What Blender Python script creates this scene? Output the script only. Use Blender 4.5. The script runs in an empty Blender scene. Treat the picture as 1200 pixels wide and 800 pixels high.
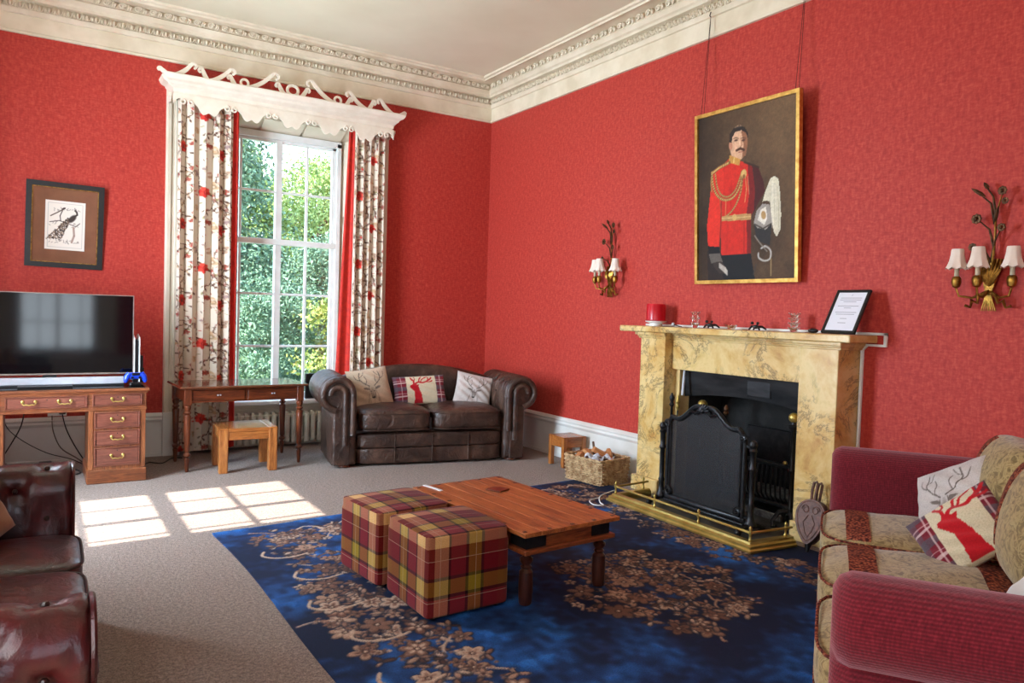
import bpy, math, random
import numpy as np
from mathutils import Vector, Matrix

PI = math.pi
S = bpy.context.scene
COL = S.collection

# ------------------------------------------------------------------ camera
cam_d = bpy.data.cameras.new('camera')
cam = bpy.data.objects.new('camera', cam_d)
COL.objects.link(cam)
S.camera = cam
cam_d.sensor_width = 36.0
cam_d.lens = 873.03 / 1200 * 36
cam_d.clip_start = 0.05
cam_d.clip_end = 300
YAW, PITCH, ROLL = 0.5684155573, -0.0375437917, 0.0309689302
f = Vector((math.sin(YAW)*math.cos(PITCH), math.cos(YAW)*math.cos(PITCH), math.sin(PITCH)))
r = f.cross(Vector((0, 0, 1))).normalized()
u = r.cross(f)
R_ = math.cos(ROLL)*r + math.sin(ROLL)*u
U_ = -math.sin(ROLL)*r + math.cos(ROLL)*u
m = Matrix((R_, U_, -f)).transposed().to_4x4()
m.translation = Vector((-4.6927, -7.9665, 1.5))
cam.matrix_world = m

# ------------------------------------------------------------------ world, sun, daylight, exposure
W = bpy.data.worlds.new('sky')
S.world = W
W.use_nodes = True
nt = W.node_tree
bg = nt.nodes['Background']
tc = nt.nodes.new('ShaderNodeTexCoord')
sx = nt.nodes.new('ShaderNodeSeparateXYZ')
cr = nt.nodes.new('ShaderNodeValToRGB')
nt.links.new(tc.outputs['Generated'], sx.inputs[0])
nt.links.new(sx.outputs['Z'], cr.inputs[0])
cr.color_ramp.elements[0].position = 0.0
cr.color_ramp.elements[0].color = (0.70, 0.86, 1.0, 1)
cr.color_ramp.elements[1].position = 0.7
cr.color_ramp.elements[1].color = (0.42, 0.66, 1.0, 1)
nt.links.new(cr.outputs[0], bg.inputs['Color'])
bg.inputs['Strength'].default_value = 4.8

sun_d = bpy.data.lights.new('sun', 'SUN')
sun_d.energy = 17
sun_d.angle = math.radians(0.5)
sun_d.color = (1.0, 0.95, 0.87)
sun = bpy.data.objects.new('sun', sun_d)
COL.objects.link(sun)
sdir = Vector((1.0, 0.05, -1.05)).normalized()
sun.rotation_euler = sdir.to_track_quat('-Z', 'Y').to_euler()


def window_light(name, loc, w, h, direction, energy, color):
    """daylight of a window: an area lamp in the plane of a window outside the view, or a sky portal"""
    d = bpy.data.lights.new(name, 'AREA')
    d.shape = 'RECTANGLE'
    d.size = w
    d.size_y = h
    o = bpy.data.objects.new(name, d)
    COL.objects.link(o)
    o.location = loc
    q = Vector(direction).to_track_quat('-Z', 'Y')
    o.rotation_euler = q.to_euler()
    if energy is None:
        d.cycles.is_portal = True
    else:
        d.energy = energy
        d.color = color
    return o


window_light('sky_portal', (-2.54, 0.42, 1.95), 1.5, 2.9, (0, -1, 0), None, None)
window_light('daylight_west', (-6.14, -2.4, 1.95), 1.5, 2.7, (1, 0, 0), 480, (0.68, 0.84, 1.0))
window_light('daylight_west', (-6.14, -6.9, 1.95), 1.5, 2.7, (1, 0, 0), 62, (1.0, 0.78, 0.58))  # lamp at an unseen window, tinted warm to brown the nearby carpet
window_light('daylight_south', (-4.35, -10.52, 1.95), 1.2, 2.7, (0, 1, 0), 11, (1.0, 0.86, 0.72))

S.view_settings.view_transform = 'Standard'
S.view_settings.look = 'None'
S.view_settings.gamma = 1
S.view_settings.use_curve_mapping = False
S.view_settings.exposure = 0.38


# ------------------------------------------------------------------ colour and materials
def lin(c):
    return tuple(((x/255)/12.92 if x/255 <= 0.04045 else ((x/255+0.055)/1.055)**2.4) for x in c)


def nlin(a):
    a = a/255.0
    return np.where(a <= 0.04045, a/12.92, ((a+0.055)/1.055)**2.4)


class NT:
    def __init__(s, name):
        s.m = bpy.data.materials.new(name)
        s.m.use_nodes = True
        s.t = s.m.node_tree
        s.b = s.t.nodes['Principled BSDF']

    def n(s, typ, **k):
        x = s.t.nodes.new('ShaderNode'+typ)
        for a, v in k.items():
            if a.startswith('i_'):
                x.inputs[a[2:].replace('_', ' ')].default_value = v
            else:
                setattr(x, a, v)
        return x

    def l(s, a, b):
        s.t.links.new(a, b)

    def coord(s, scale=(1, 1, 1), kind='Object'):
        c = s.n('TexCoord')
        mp = s.n('Mapping')
        mp.inputs['Scale'].default_value = scale
        s.l(c.outputs[kind], mp.inputs[0])
        return mp.outputs[0]

    def noise(s, vec, scale, detail=4, rough=0.55, dist=0):
        x = s.n('TexNoise')
        x.inputs['Scale'].default_value = scale
        x.inputs['Detail'].default_value = detail
        x.inputs['Roughness'].default_value = rough
        x.inputs['Distortion'].default_value = dist
        s.l(vec, x.inputs['Vector'])
        return x.outputs['Fac']

    def ramp(s, fac, stops, interp='LINEAR'):
        x = s.n('ValToRGB')
        x.color_ramp.interpolation = interp
        e = x.color_ramp.elements
        while len(e) < len(stops):
            e.new(0.5)
        for k, (p, c) in enumerate(stops):
            e[k].position = p
            e[k].color = (*lin(c), 1)
        s.l(fac, x.inputs[0])
        return x.outputs[0]

    def mix(s, fac, a, b, mode='MIX'):
        x = s.n('Mix', data_type='RGBA', blend_type=mode)
        for v, i in ((fac, 0), (a, 6), (b, 7)):
            if hasattr(v, 'links') or hasattr(v, 'is_linked'):
                s.l(v, x.inputs[i])
            else:
                x.inputs[i].default_value = v if i == 0 else (*lin(v), 1)
        return x.outputs[2]

    def math(s, op, a, b=None):
        x = s.n('Math', operation=op)
        for i, v in enumerate((a, b)):
            if v is None:
                continue
            if hasattr(v, 'is_linked'):
                s.l(v, x.inputs[i])
            else:
                x.inputs[i].default_value = v
        return x.outputs[0]

    def bump(s, h, strength=0.3, dist=0.01):
        x = s.n('Bump')
        x.inputs['Strength'].default_value = strength
        x.inputs['Distance'].default_value = dist
        s.l(h, x.inputs['Height'])
        s.l(x.outputs[0], s.b.inputs['Normal'])

    def set(s, rough=0.6, metal=0.0, spec=0.5, coat=0, sheen=0, **k):
        s.b.inputs['Roughness'].default_value = rough
        s.b.inputs['Metallic'].default_value = metal
        s.b.inputs['Specular IOR Level'].default_value = spec
        s.b.inputs['Coat Weight'].default_value = coat
        s.b.inputs['Sheen Weight'].default_value = sheen
        for a, v in k.items():
            s.b.inputs[a.replace('_', ' ')].default_value = v
        return s.m


def plain(name, c1, c2=None, rough=0.6, metal=0.0, scale=8, stretch=(1, 1, 1), bump=0.0, bscale=60, spec=0.5, coat=0, sheen=0, bdist=0.004):
    t = NT(name)
    v = t.coord(stretch)
    c2 = c2 or tuple(x*0.82 for x in c1)
    t.l(t.ramp(t.noise(v, scale), [(0.35, c2), (0.65, c1)]), t.b.inputs['Base Color'])
    if bump:
        t.bump(t.noise(v, bscale, 3), bump, bdist)
    return t.set(rough, metal, spec, coat, sheen)


def painted(name, rough=0.8, bump=0.0, bscale=300, spec=0.3, sheen=0, coat=0, fine=0.0):
    """cloth or print whose pattern is held in the mesh's colour attribute"""
    t = NT(name)
    a = t.n('Attribute')
    a.attribute_name = 'print'
    out = a.outputs['Color']
    if fine:
        nz = t.ramp(t.noise(t.coord(), 160, 3), [(0.3, tuple(int(255*(1-fine)) for _ in range(3))), (0.7, (255, 255, 255))])
        out = t.mix(1.0, out, nz, 'MULTIPLY')
    t.l(out, t.b.inputs['Base Color'])
    if bump:
        t.bump(t.noise(t.coord(), bscale, 2), bump, 0.002)
    return t.set(rough, 0, spec, coat, sheen)


def wood(name, dark, mid, light, axis=0, rough=0.35, scale=3.0, coat=0.2):
    t = NT(name)
    st = [14, 14, 14]
    st[axis] = 1.2
    v = t.coord(tuple(st))
    n1 = t.noise(v, scale, 6, 0.6, 0.8)
    n2 = t.noise(v, scale*6, 3, 0.5)
    c = t.ramp(n1, [(0.30, dark), (0.5, mid), (0.70, light)])
    c = t.mix(0.35, c, t.ramp(n2, [(0.35, dark), (0.6, light)]), 'MIX')
    t.l(c, t.b.inputs['Base Color'])
    t.bump(n2, 0.15, 0.002)
    return t.set(rough, 0, 0.5, coat)


def make_wallpaper():
    t = NT('red_damask_wall_fabric')
    v = t.coord((1, 1, 1))
    big = t.noise(v, 1.3, 3)
    vs = t.coord((1, 1, 0.35))
    hs = t.coord((0.5, 0.5, 1.6))
    a = t.noise(vs, 55, 4, 0.6)
    b = t.noise(hs, 50, 4, 0.6)
    c = t.noise(v, 24, 5, 0.75)
    mixed = t.math('ADD', t.math('MULTIPLY', t.math('ADD', a, b), 0.36), t.math('MULTIPLY', c, 0.28))
    col = t.ramp(mixed, [(0.38, (152, 34, 25)), (0.50, (177, 52, 39)), (0.64, (200, 80, 62))])
    col = t.mix(t.math('MULTIPLY', big, 0.3), col, (170, 40, 34))
    t.l(col, t.b.inputs['Base Color'])
    t.bump(mixed, 0.15, 0.0015)
    return t.set(0.62, 0, 0.35, 0, 0.08)


def make_carpet():
    t = NT('beige_grey_twist_carpet')
    v = t.coord()
    n = t.math('ADD', t.math('MULTIPLY', t.noise(v, 150, 2, 0.7), 0.5), t.math('MULTIPLY', t.noise(v, 55, 3, 0.75), 0.5))
    n2 = t.noise(v, 3.0, 4, 0.6)
    c = t.ramp(n, [(0.38, (84, 68, 58)), (0.50, (142, 121, 107)), (0.62, (192, 168, 152))])
    c = t.mix(t.math('MULTIPLY', n2, 0.45), c, (132, 114, 100))
    t.l(c, t.b.inputs['Base Color'])
    t.bump(n, 1.0, 0.02)
    return t.set(0.95, 0, 0.1, 0, 0.2)


def make_marble():
    t = NT('yellow_siena_marble')
    v = t.coord()
    n = t.noise(v, 3.4, 8, 0.66, 0.4)
    base = t.ramp(n, [(0.30, (176, 124, 58)), (0.42, (206, 166, 96)), (0.55, (222, 194, 134)), (0.64, (208, 178, 112)), (0.75, (184, 138, 72))])
    n2 = t.noise(v, 3.6, 10, 0.72, 0.7)
    ridge = t.math('ABSOLUTE', t.math('SUBTRACT', n2, 0.5))
    vein = t.ramp(ridge, [(0.0, (255, 255, 255)), (0.012, (170, 170, 170)), (0.03, (0, 0, 0))])
    mask = t.ramp(t.noise(v, 2.3, 2), [(0.48, (0, 0, 0)), (0.56, (255, 255, 255))])
    k = t.mix(1.0, vein, mask, 'MULTIPLY')
    x = t.n('Mix', data_type='RGBA')
    t.l(t.math('MULTIPLY', k, 0.85), x.inputs[0])
    t.l(base, x.inputs[6])
    x.inputs[7].default_value = (*lin((84, 62, 40)), 1)
    t.l(x.outputs[2], t.b.inputs['Base Color'])
    return t.set(0.28, 0, 0.5, 0.15)


def make_leather(name, c_hi, c_mid, c_lo, rough=0.34, bs=0.8):
    t = NT(name)
    v = t.coord()
    n = t.noise(v, 5, 5, 0.6, 0.4)
    c = t.ramp(n, [(0.3, c_lo), (0.52, c_mid), (0.75, c_hi)])
    t.l(c, t.b.inputs['Base Color'])
    g = t.noise(v, 220, 2)
    w = t.noise(v, 9, 4, 0.55, 1.5)
    t.bump(t.math('ADD', t.math('MULTIPLY', g, 0.12), w), bs, 0.02)
    rr = t.n('MapRange')
    rr.inputs['To Min'].default_value = rough-0.08
    rr.inputs['To Max'].default_value = rough+0.16
    t.l(n, rr.inputs['Value'])
    t.l(rr.outputs[0], t.b.inputs['Roughness'])
    t.set(rough, 0, 0.5, 0.1)
    return t.m


def make_plaid():
    """woven check of wine, rust, olive and cream squares over the box mapped uv"""
    t = NT('wine_and_olive_woven_check')
    c = t.n('TexCoord')
    sp = t.n('SeparateXYZ')
    t.l(c.outputs['UV'], sp.inputs[0])
    wine, rose, rust, olive, cream, dark = (140, 0, 28), (158, 48, 62), (140, 46, 28), (172, 148, 36), (232, 196, 140), (56, 8, 14)
    seq = [(0.0, rose), (0.15, dark), (0.19, olive), (0.36, dark), (0.40, wine), (0.60, rust), (0.74, cream), (0.92, dark), (0.95, rose)]

    def band(o, off):
        fr = t.math('FRACT', t.math('ADD', t.math('MULTIPLY', o, 1/0.42), off))
        base = t.ramp(fr, [(p, q) for p, q in seq], 'CONSTANT')
        # thin cream overcheck threads
        f2 = t.math('FRACT', t.math('ADD', t.math('MULTIPLY', o, 1/0.20), 0.3))
        thr = t.ramp(f2, [(0.0, (0, 0, 0)), (0.46, (255, 255, 255)), (0.475, (0, 0, 0))], 'CONSTANT')
        return base, thr
    a, ta = band(sp.outputs['X'], 0.21)
    b, tb = band(sp.outputs['Y'], 0.47)
    col = t.mix(0.5, a, b)
    mul = t.mix(0.62, col, t.mix(1.0, a, b, 'MULTIPLY'))
    k = t.math('MAXIMUM', ta, tb)
    fin = t.n('Mix', data_type='RGBA')
    t.l(t.math('MULTIPLY', k, 0.35), fin.inputs[0])
    t.l(mul, fin.inputs[6])
    fin.inputs[7].default_value = (*lin((214, 190, 160)), 1)
    w = t.noise(t.coord((1, 1, 1), 'UV'), 260, 2)
    out = t.mix(1.0, fin.outputs[2], t.ramp(w, [(0.3, (205, 205, 205)), (0.7, (255, 255, 255))]), 'MULTIPLY')
    t.l(out, t.b.inputs['Base Color'])
    t.bump(w, 0.4, 0.002)
    return t.set(0.9, 0, 0.15, 0, 0.05)


def make_cord():
    t = NT('raspberry_corduroy')
    v = t.coord()
    sp = t.n('SeparateXYZ')
    t.l(v, sp.inputs[0])
    s = t.math('SINE', t.math('MULTIPLY', sp.outputs['Z'], 2*PI/0.010))
    s2 = t.math('SINE', t.math('MULTIPLY', t.math('ADD', sp.outputs['X'], sp.outputs['Y']), 2*PI/0.012))
    n = t.noise(t.coord((1, 1, 0.5)), 90, 3, 0.7)
    h = t.math('ADD', t.math('MULTIPLY', s, 0.16), t.math('ADD', n, t.math('MULTIPLY', s2, 0.05)))
    c = t.ramp(h, [(0.0, (60, 7, 14)), (0.5, (102, 16, 28)), (1.0, (140, 40, 52))])
    t.l(c, t.b.inputs['Base Color'])
    t.bump(h, 0.5, 0.004)
    return t.set(0.85, 0, 0.2, 0, 0.45, Sheen_Tint=(1.0, 0.55, 0.6, 1))


def make_damask():
    t = NT('beige_gold_damask')
    v = t.coord()
    n = t.noise(v, 16, 4, 0.6, 2.0)
    c = t.ramp(n, [(0.38, (112, 90, 52)), (0.47, (146, 122, 76)), (0.56, (172, 148, 100)), (0.64, (126, 102, 60))])
    t.l(c, t.b.inputs['Base Color'])
    t.bump(n, 0.4, 0.006)
    return t.set(0.8, 0, 0.25, 0, 0.3)


def make_stripe():
    t = NT('rust_and_brown_braid_stripe')
    v = t.coord()
    w = t.n('TexVoronoi')
    w.inputs['Scale'].default_value = 75
    t.l(v, w.inputs['Vector'])
    c = t.ramp(w.outputs['Distance'], [(0.1, (176, 108, 76)), (0.45, (132, 62, 44)), (0.7, (70, 26, 24))])
    t.l(c, t.b.inputs['Base Color'])
    t.bump(w.outputs['Distance'], 0.6, 0.006)
    return t.set(0.8, 0, 0.2)


def make_glass():
    t = NT('window_glass')
    tr = t.n('BsdfTransparent')
    gl = t.n('BsdfGlossy')
    gl.inputs['Roughness'].default_value = 0.02
    mx = t.n('MixShader')
    mx.inputs[0].default_value = 0.05
    t.l(tr.outputs[0], mx.inputs[1])
    t.l(gl.outputs[0], mx.inputs[2])
    t.l(mx.outputs[0], t.t.nodes['Material Output'].inputs[0])
    return t.m


def make_mesh_screen():
    t = NT('fine_black_wire_mesh')
    tr = t.n('BsdfTransparent')
    mx = t.n('MixShader')
    mx.inputs[0].default_value = 0.72
    t.b.inputs['Base Color'].default_value = (0.02, 0.02, 0.022, 1)
    t.b.inputs['Roughness'].default_value = 0.35
    t.l(tr.outputs[0], mx.inputs[1])
    t.l(t.b.outputs[0], mx.inputs[2])
    t.l(mx.outputs[0], t.t.nodes['Material Output'].inputs[0])
    return t.m


def make_clear(name, tint=(0.95, 0.96, 0.97)):
    t = NT(name)
    t.b.inputs['Base Color'].default_value = (*tint, 1)
    t.b.inputs['Transmission Weight'].default_value = 1
    t.b.inputs['Roughness'].default_value = 0.05
    t.b.inputs['IOR'].default_value = 1.45
    return t.m


def make_leafy(name, cols, scale=4):
    t = NT(name)
    n = t.noise(t.coord(), scale, 4, 0.6)
    t.l(t.ramp(n, cols), t.b.inputs['Base Color'])
    return t.set(0.6, 0, 0.2)


M = dict(
    wall=make_wallpaper(), carpet=make_carpet(), marble=make_marble(), plaid=make_plaid(), cord=make_cord(),
    damask=make_damask(), stripe=make_stripe(), glass=make_glass(), mesh=make_mesh_screen(), clear=make_clear('clear_glass'),
    cream=plain('cream_painted_wood', (226, 214, 192), (214, 200, 176), 0.45, scale=3),
    plaster=plain('stone_coloured_plaster', (228, 214, 188), (212, 196, 166), 0.7, scale=4, bump=0.1),
    ceiling=plain('warm_ceiling_plaster', (226, 218, 190), (216, 206, 176), 0.85, scale=0.8),
    skirt=plain('off_white_skirting_paint', (222, 220, 214), (206, 200, 190), 0.5, scale=2),
    white=plain('white_gloss_paint', (236, 236, 232), (226, 226, 220), 0.35),
    pelmet=plain('ivory_pelmet_paint', (238, 226, 206), (228, 214, 192), 0.5),
    radiator=plain('cream_radiator_enamel', (222, 218, 200), (204, 198, 178), 0.4),
    lining=plain('orange_red_curtain_lining', (214, 44, 24), (190, 34, 22), 0.7, scale=20),
    curtain=painted('floral_curtain_cotton', 0.85, 0.2),
    canvas=painted('oil_paint_on_canvas', 0.6, 0.35, 220, 0.25),
    paper=painted('printed_paper', 0.8),
    cushion=painted('printed_cushion_linen', 0.9, 0.4, 400, 0.15, 0.2, fine=0.12),
    rug=painted('blue_wool_rug_pile', 0.8, 0.5, 260, 0.25, 0.0, fine=0.25),
    leather=make_leather('dark_brown_leather', (96, 68, 54), (62, 42, 33), (34, 22, 18), 0.3),
    oxblood=make_leather('oxblood_leather', (96, 24, 24), (62, 14, 16), (34, 10, 10), 0.28, 0.3),
    button=plain('leather_button', (44, 26, 22), rough=0.35),
    mahogany=wood('reddish_mahogany', (66, 30, 16), (112, 58, 32), (150, 86, 48), 0),
    mahogany_red=wood('dull_red_mahogany_drawer_front', (70, 32, 24), (112, 58, 44), (142, 84, 64), 0),
    mahogany_v=wood('reddish_mahogany_upright', (78, 36, 18), (128, 70, 38), (160, 96, 54), 2),
    tablewood=wood('dark_red_brown_table_wood', (40, 16, 8), (84, 36, 18), (126, 62, 30), 0, 0.28),
    tablewood_v=wood('turned_red_brown_wood', (44, 16, 8), (88, 38, 18), (128, 64, 32), 2, 0.3),
    tabletop_gloss=wood('polished_table_top', (52, 24, 14), (84, 42, 24), (110, 60, 36), 0, 0.2, coat=0.5),
    stool=wood('orange_brown_rosewood', (104, 52, 20), (164, 94, 40), (200, 130, 66), 2, 0.32),
    stool_h=wood('orange_brown_rosewood_board', (104, 52, 20), (160, 90, 38), (196, 126, 62), 0, 0.25),
    sheesham=wood('orange_sheesham_boards', (70, 28, 10), (150, 78, 34), (192, 116, 58), 1, 0.4, 2.2),
    sheesham_x=wood('orange_sheesham_apron', (60, 22, 8), (120, 56, 24), (160, 86, 42), 0, 0.4),
    darkleg=wood('dark_turned_leg', (30, 12, 8), (54, 24, 16), (80, 38, 24), 2, 0.3),
    log=wood('split_firewood', (130, 76, 40), (184, 120, 68), (212, 156, 102), 0, 0.85, coat=0),
    bark=plain('rough_bark', (88, 64, 46), (56, 40, 30), 0.95, scale=20, bump=0.6),
    bellow_wood=plain('carved_brown_bellows_board', (112, 72, 56), (76, 46, 36), 0.55, scale=30, bump=0.6, bscale=45),
    leather_tan=plain('old_bellows_leather', (58, 36, 26), (36, 22, 16), 0.6),
    brass=plain('polished_brass', (206, 182, 108), (180, 152, 78), 0.34, 0.75),
    oldbrass=plain('aged_gilt_brass', (176, 134, 62), (112, 78, 34), 0.38, 1.0, scale=30),
    bronze=plain('dark_bronze', (96, 62, 34), (58, 38, 22), 0.45, 0.7, scale=30),
    gilt=plain('gilded_frame_moulding', (224, 180, 96), (186, 138, 62), 0.35, 0.7, scale=20),
    iron=plain('black_cast_iron', (42, 42, 44), (24, 24, 26), 0.34, 0.5, scale=20, bump=0.2),
    soot=plain('sooty_firebrick', (44, 42, 40), (22, 21, 20), 0.9, scale=6, bump=0.4),
    hood=plain('blackened_steel_hood', (52, 52, 54), (24, 24, 26), 0.35, 0.6, scale=3, stretch=(1, 1, 4)),
    ash=plain('grey_wood_ash', (120, 118, 116), (70, 68, 66), 0.95, scale=30, bump=0.5),
    slate=plain('dark_grey_hearth_slate', (92, 88, 82), (50, 48, 46), 0.45, scale=9, bump=0.2),
    black=plain('black_plastic', (16, 16, 18), (12, 12, 14), 0.35),
    screen=plain('black_tv_glass', (6, 6, 8), (5, 5, 7), 0.06, spec=0.6),
    silver=plain('brushed_silver_plastic', (186, 186, 190), (168, 168, 172), 0.35, 0.2),
    bezel=plain('champagne_metal_bezel', (176, 160, 150), None, 0.3, 0.8),
    blue=plain('bright_blue_plastic', (22, 70, 214), (16, 54, 180), 0.3),
    redplastic=plain('red_plastic', (206, 34, 30), None, 0.35),
    deskglass=plain('black_glass_desk_sheet', (28, 24, 24), (22, 20, 20), 0.05, spec=0.7),
    frame_black=plain('worn_black_frame', (26, 24, 22), (12, 12, 12), 0.4, scale=40),
    mount=plain('brown_picture_mount', (128, 82, 56), (118, 74, 50), 0.9),
    cord_dark=plain('dark_picture_cord', (60, 14, 12), None, 0.9),
    wax=plain('glossy_red_wax', (196, 6, 30), (184, 4, 26), 0.3, spec=0.5),
    shade=plain('pale_silk_lampshade', (238, 222, 208), (226, 208, 192), 0.8),
    candletube=plain('cream_candle_tube', (206, 190, 158), None, 0.6),
    wicker=plain('pale_woven_willow', (206, 176, 132), (146, 106, 66), 0.7, scale=22),
    newsprint=plain('crumpled_newsprint', (206, 206, 208), (130, 120, 122), 0.9, scale=24),
    cable=plain('dark_cable', (40, 34, 30), None, 0.6),
    cable_grey=plain('grey_cable', (120, 108, 92), None, 0.6),
    tan=plain('tan_suede_cushion', (158, 106, 60), (120, 76, 40), 0.85, scale=7, bump=0.4, bscale=12, sheen=0.3),
    boucle=plain('white_cushion_cotton', (224, 222, 220), (206, 204, 202), 0.9),
    bark_tree=plain('tree_bark', (70, 58, 44), (44, 36, 28), 0.95),
    grass=plain('lawn_grass', (70, 96, 40), (48, 72, 30), 0.95, scale=3),
    leaf_light=make_leafy('sunlit_yellow_green_leaves', [(0.3, (104, 130, 78)), (0.5, (146, 168, 98)), (0.7, (176, 188, 118))], 1.5),  # pale tones carry outdoor haze put into the leaf colour
    leaf_dark=make_leafy('blue_green_conifer_needles', [(0.3, (66, 94, 78)), (0.6, (110, 138, 108))], 1.5),  # needles lightened, haze of the view mixed into their colour
    leaf_gold=make_leafy('yellow_green_shrub_leaves', [(0.3, (90, 116, 60)), (0.55, (142, 152, 76)), (0.75, (176, 152, 92))], 3),
)


# ------------------------------------------------------------------ mesh builder
class MB:
    def __init__(s):
        s.v, s.f, s.n = [], [], 0

    def add(s, vs, fs, T=None):
        if T is not None:
            vs = [tuple(T @ Vector(p)) for p in vs]
        o = s.n
        s.v += [tuple(p) for p in vs]
        s.f += [tuple(i+o for i in q) for q in fs]
        s.n += len(vs)
        return s

    def box(s, x0, x1, y0, y1, z0, z1, b=0.0, T=None):
        b = min(b, abs(x1-x0)*0.45, abs(y1-y0)*0.45, abs(z1-z0)*0.45)
        X, Y, Z = (x0, x1), (y0, y1), (z0, z1)
        if b <= 0:
            vs = [(X[i], Y[j], Z[k]) for i in (0, 1) for j in (0, 1) for k in (0, 1)]
            fs = [(0, 1, 3, 2), (4, 6, 7, 5), (0, 4, 5, 1), (2, 3, 7, 6), (0, 2, 6, 4), (1, 5, 7, 3)]
            return s.add(vs, fs, T)
        vs, idx = [], {}
        for i in (0, 1):
            for j in (0, 1):
                for k in (0, 1):
                    sx_, sy_, sz_ = (1 if i == 0 else -1), (1 if j == 0 else -1), (1 if k == 0 else -1)
                    for a in range(3):
                        p = [X[i]+sx_*b, Y[j]+sy_*b, Z[k]+sz_*b]
                        p[a] = (X[i], Y[j], Z[k])[a]
                        idx[i, j, k, a] = len(vs)
                        vs.append(tuple(p))
        fs = []
        for a in range(3):
            b_, c_ = [(1, 2), (0, 2), (0, 1)][a]
            for e in (0, 1):
                q = []
                for (p1, p2) in ((0, 0), (1, 0), (1, 1), (0, 1)):
                    k = [0, 0, 0]
                    k[a], k[b_], k[c_] = e, p1, p2
                    q.append(idx[k[0], k[1], k[2], a])
                fs.append(q if (e == 1) ^ (a == 1) else q[::-1])
            for p1 in (0, 1):
                for p2 in (0, 1):
                    k0, k1 = [0, 0, 0], [0, 0, 0]
                    k0[b_] = k1[b_] = p1
                    k0[c_] = k1[c_] = p2
                    k0[a], k1[a] = 0, 1
                    fs.append((idx[(*k0, b_)], idx[(*k1, b_)], idx[(*k1, c_)], idx[(*k0, c_)]))
        for i in (0, 1):
            for j in (0, 1):
                for k in (0, 1):
                    fs.append((idx[i, j, k, 0], idx[i, j, k, 1], idx[i, j, k, 2]))
        return s.add(vs, fs, T)

    def rings(s, rings, closed=True, caps=True, loop=False, T=None):
        n = len(rings[0])
        vs = [p for r_ in rings for p in r_]
        fs = []
        m_ = len(rings)
        for i in range(m_ if loop else m_-1):
            i2 = (i+1) % m_
            for j in range(n if closed else n-1):
                j2 = (j+1) % n
                fs.append((i*n+j, i*n+j2, i2*n+j2, i2*n+j))
        if caps and closed and not loop:
            fs.append(tuple(range(n))[::-1])
            fs.append(tuple(range((m_-1)*n, m_*n)))
        return s.add(vs, fs, T)

    def tube(s, pts, rad, n=8, caps=True, loop=False, T=None):
        P = [Vector(p) for p in pts]
        k = len(P)
        if not hasattr(rad, '__len__'):
            rad = [rad]*k
        rings = []
        ref = None
        for i in range(k):
            if loop:
                t = (P[(i+1) % k]-P[i-1])
            else:
                t = P[min(i+1, k-1)]-P[max(i-1, 0)]
            t = t.normalized() if t.length > 1e-9 else Vector((0, 0, 1))
            if ref is None:
                ref = t.orthogonal().normalized()
            ref = (ref-t*ref.dot(t))
            ref = ref.normalized() if ref.length > 1e-6 else t.orthogonal().normalized()
            b = t.cross(ref)
            rings.append([tuple(P[i]+float(rad[i])*(math.cos(2*PI*j/n)*ref+math.sin(2*PI*j/n)*b)) for j in range(n)])
        return s.rings(rings, True, caps, loop, T)

    def lathe(s, prof, c=(0, 0, 0), n=20, T=None, caps=True):
        rings = [[(c[0]+r_*math.cos(2*PI*j/n), c[1]+r_*math.sin(2*PI*j/n), c[2]+z) for j in range(n)] for r_, z in prof]
        return s.rings(rings, True, caps, False, T)

    def prism(s, outline, d0, d1, axis='y', T=None):
        """outline in the plane across the axis; (a, b) -> axis y: (a, d, b), axis x: (d, a, b), axis z: (a, b, d)"""
        fn = {'y': lambda a, b, d: (a, d, b), 'x': lambda a, b, d: (d, a, b), 'z': lambda a, b, d: (a, b, d)}[axis]
        return s.rings([[fn(a, b, d0) for a, b in outline], [fn(a, b, d1) for a, b in outline]], T=T)

    def ball(s, c, r_, n=10, m_=6, T=None):
        r3 = r_ if hasattr(r_, '__len__') else (r_, r_, r_)
        rings = []
        for i in range(1, m_):
            a = PI*i/m_
            rings.append([(c[0]+r3[0]*math.sin(a)*math.cos(2*PI*j/n), c[1]+r3[1]*math.sin(a)*math.sin(2*PI*j/n), c[2]-r3[2]*math.cos(a)) for j in range(n)])
        vs = [p for q in rings for p in q]
        fs = []
        for i in range(m_-2):
            for j in range(n):
                fs.append((i*n+j, i*n+(j+1) % n, (i+1)*n+(j+1) % n, (i+1)*n+j))
        vs += [(c[0], c[1], c[2]-r3[2]), (c[0], c[1], c[2]+r3[2])]
        k = len(vs)-2
        for j in range(n):
            fs.append((k, (j+1) % n, j))
            fs.append((k+1, (m_-2)*n+j, (m_-2)*n+(j+1) % n))
        return s.add(vs, fs, T)

    def soft(s, half, p=6, n=8, puff=0.0, c=(0, 0, 0), T=None, fn=None):
        """soft box: a cube grid pulled to a superellipsoid, its top puffed"""
        idx, vs, fs = {}, [], []

        def vert(i, j, k):
            key = (i, j, k)
            if key not in idx:
                q = [2*t/n-1 for t in key]
                q = [math.sin(t*PI/2)*0.35+t*0.65 for t in q]
                nr = sum(abs(t)**p for t in q)**(1/p)
                mx = max(abs(t) for t in q)
                q = [t/nr*mx if nr > 0 else 0 for t in q]
                z = q[2]*half[2]
                pf = puff*(1-q[0]**2)*(1-q[1]**2)
                z += pf if q[2] > 0 else -pf*0.15
                pt = [c[0]+q[0]*half[0], c[1]+q[1]*half[1], c[2]+z]
                if fn:
                    pt = fn(pt, q)
                idx[key] = len(vs)
                vs.append(tuple(pt))
            return idx[key]
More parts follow.
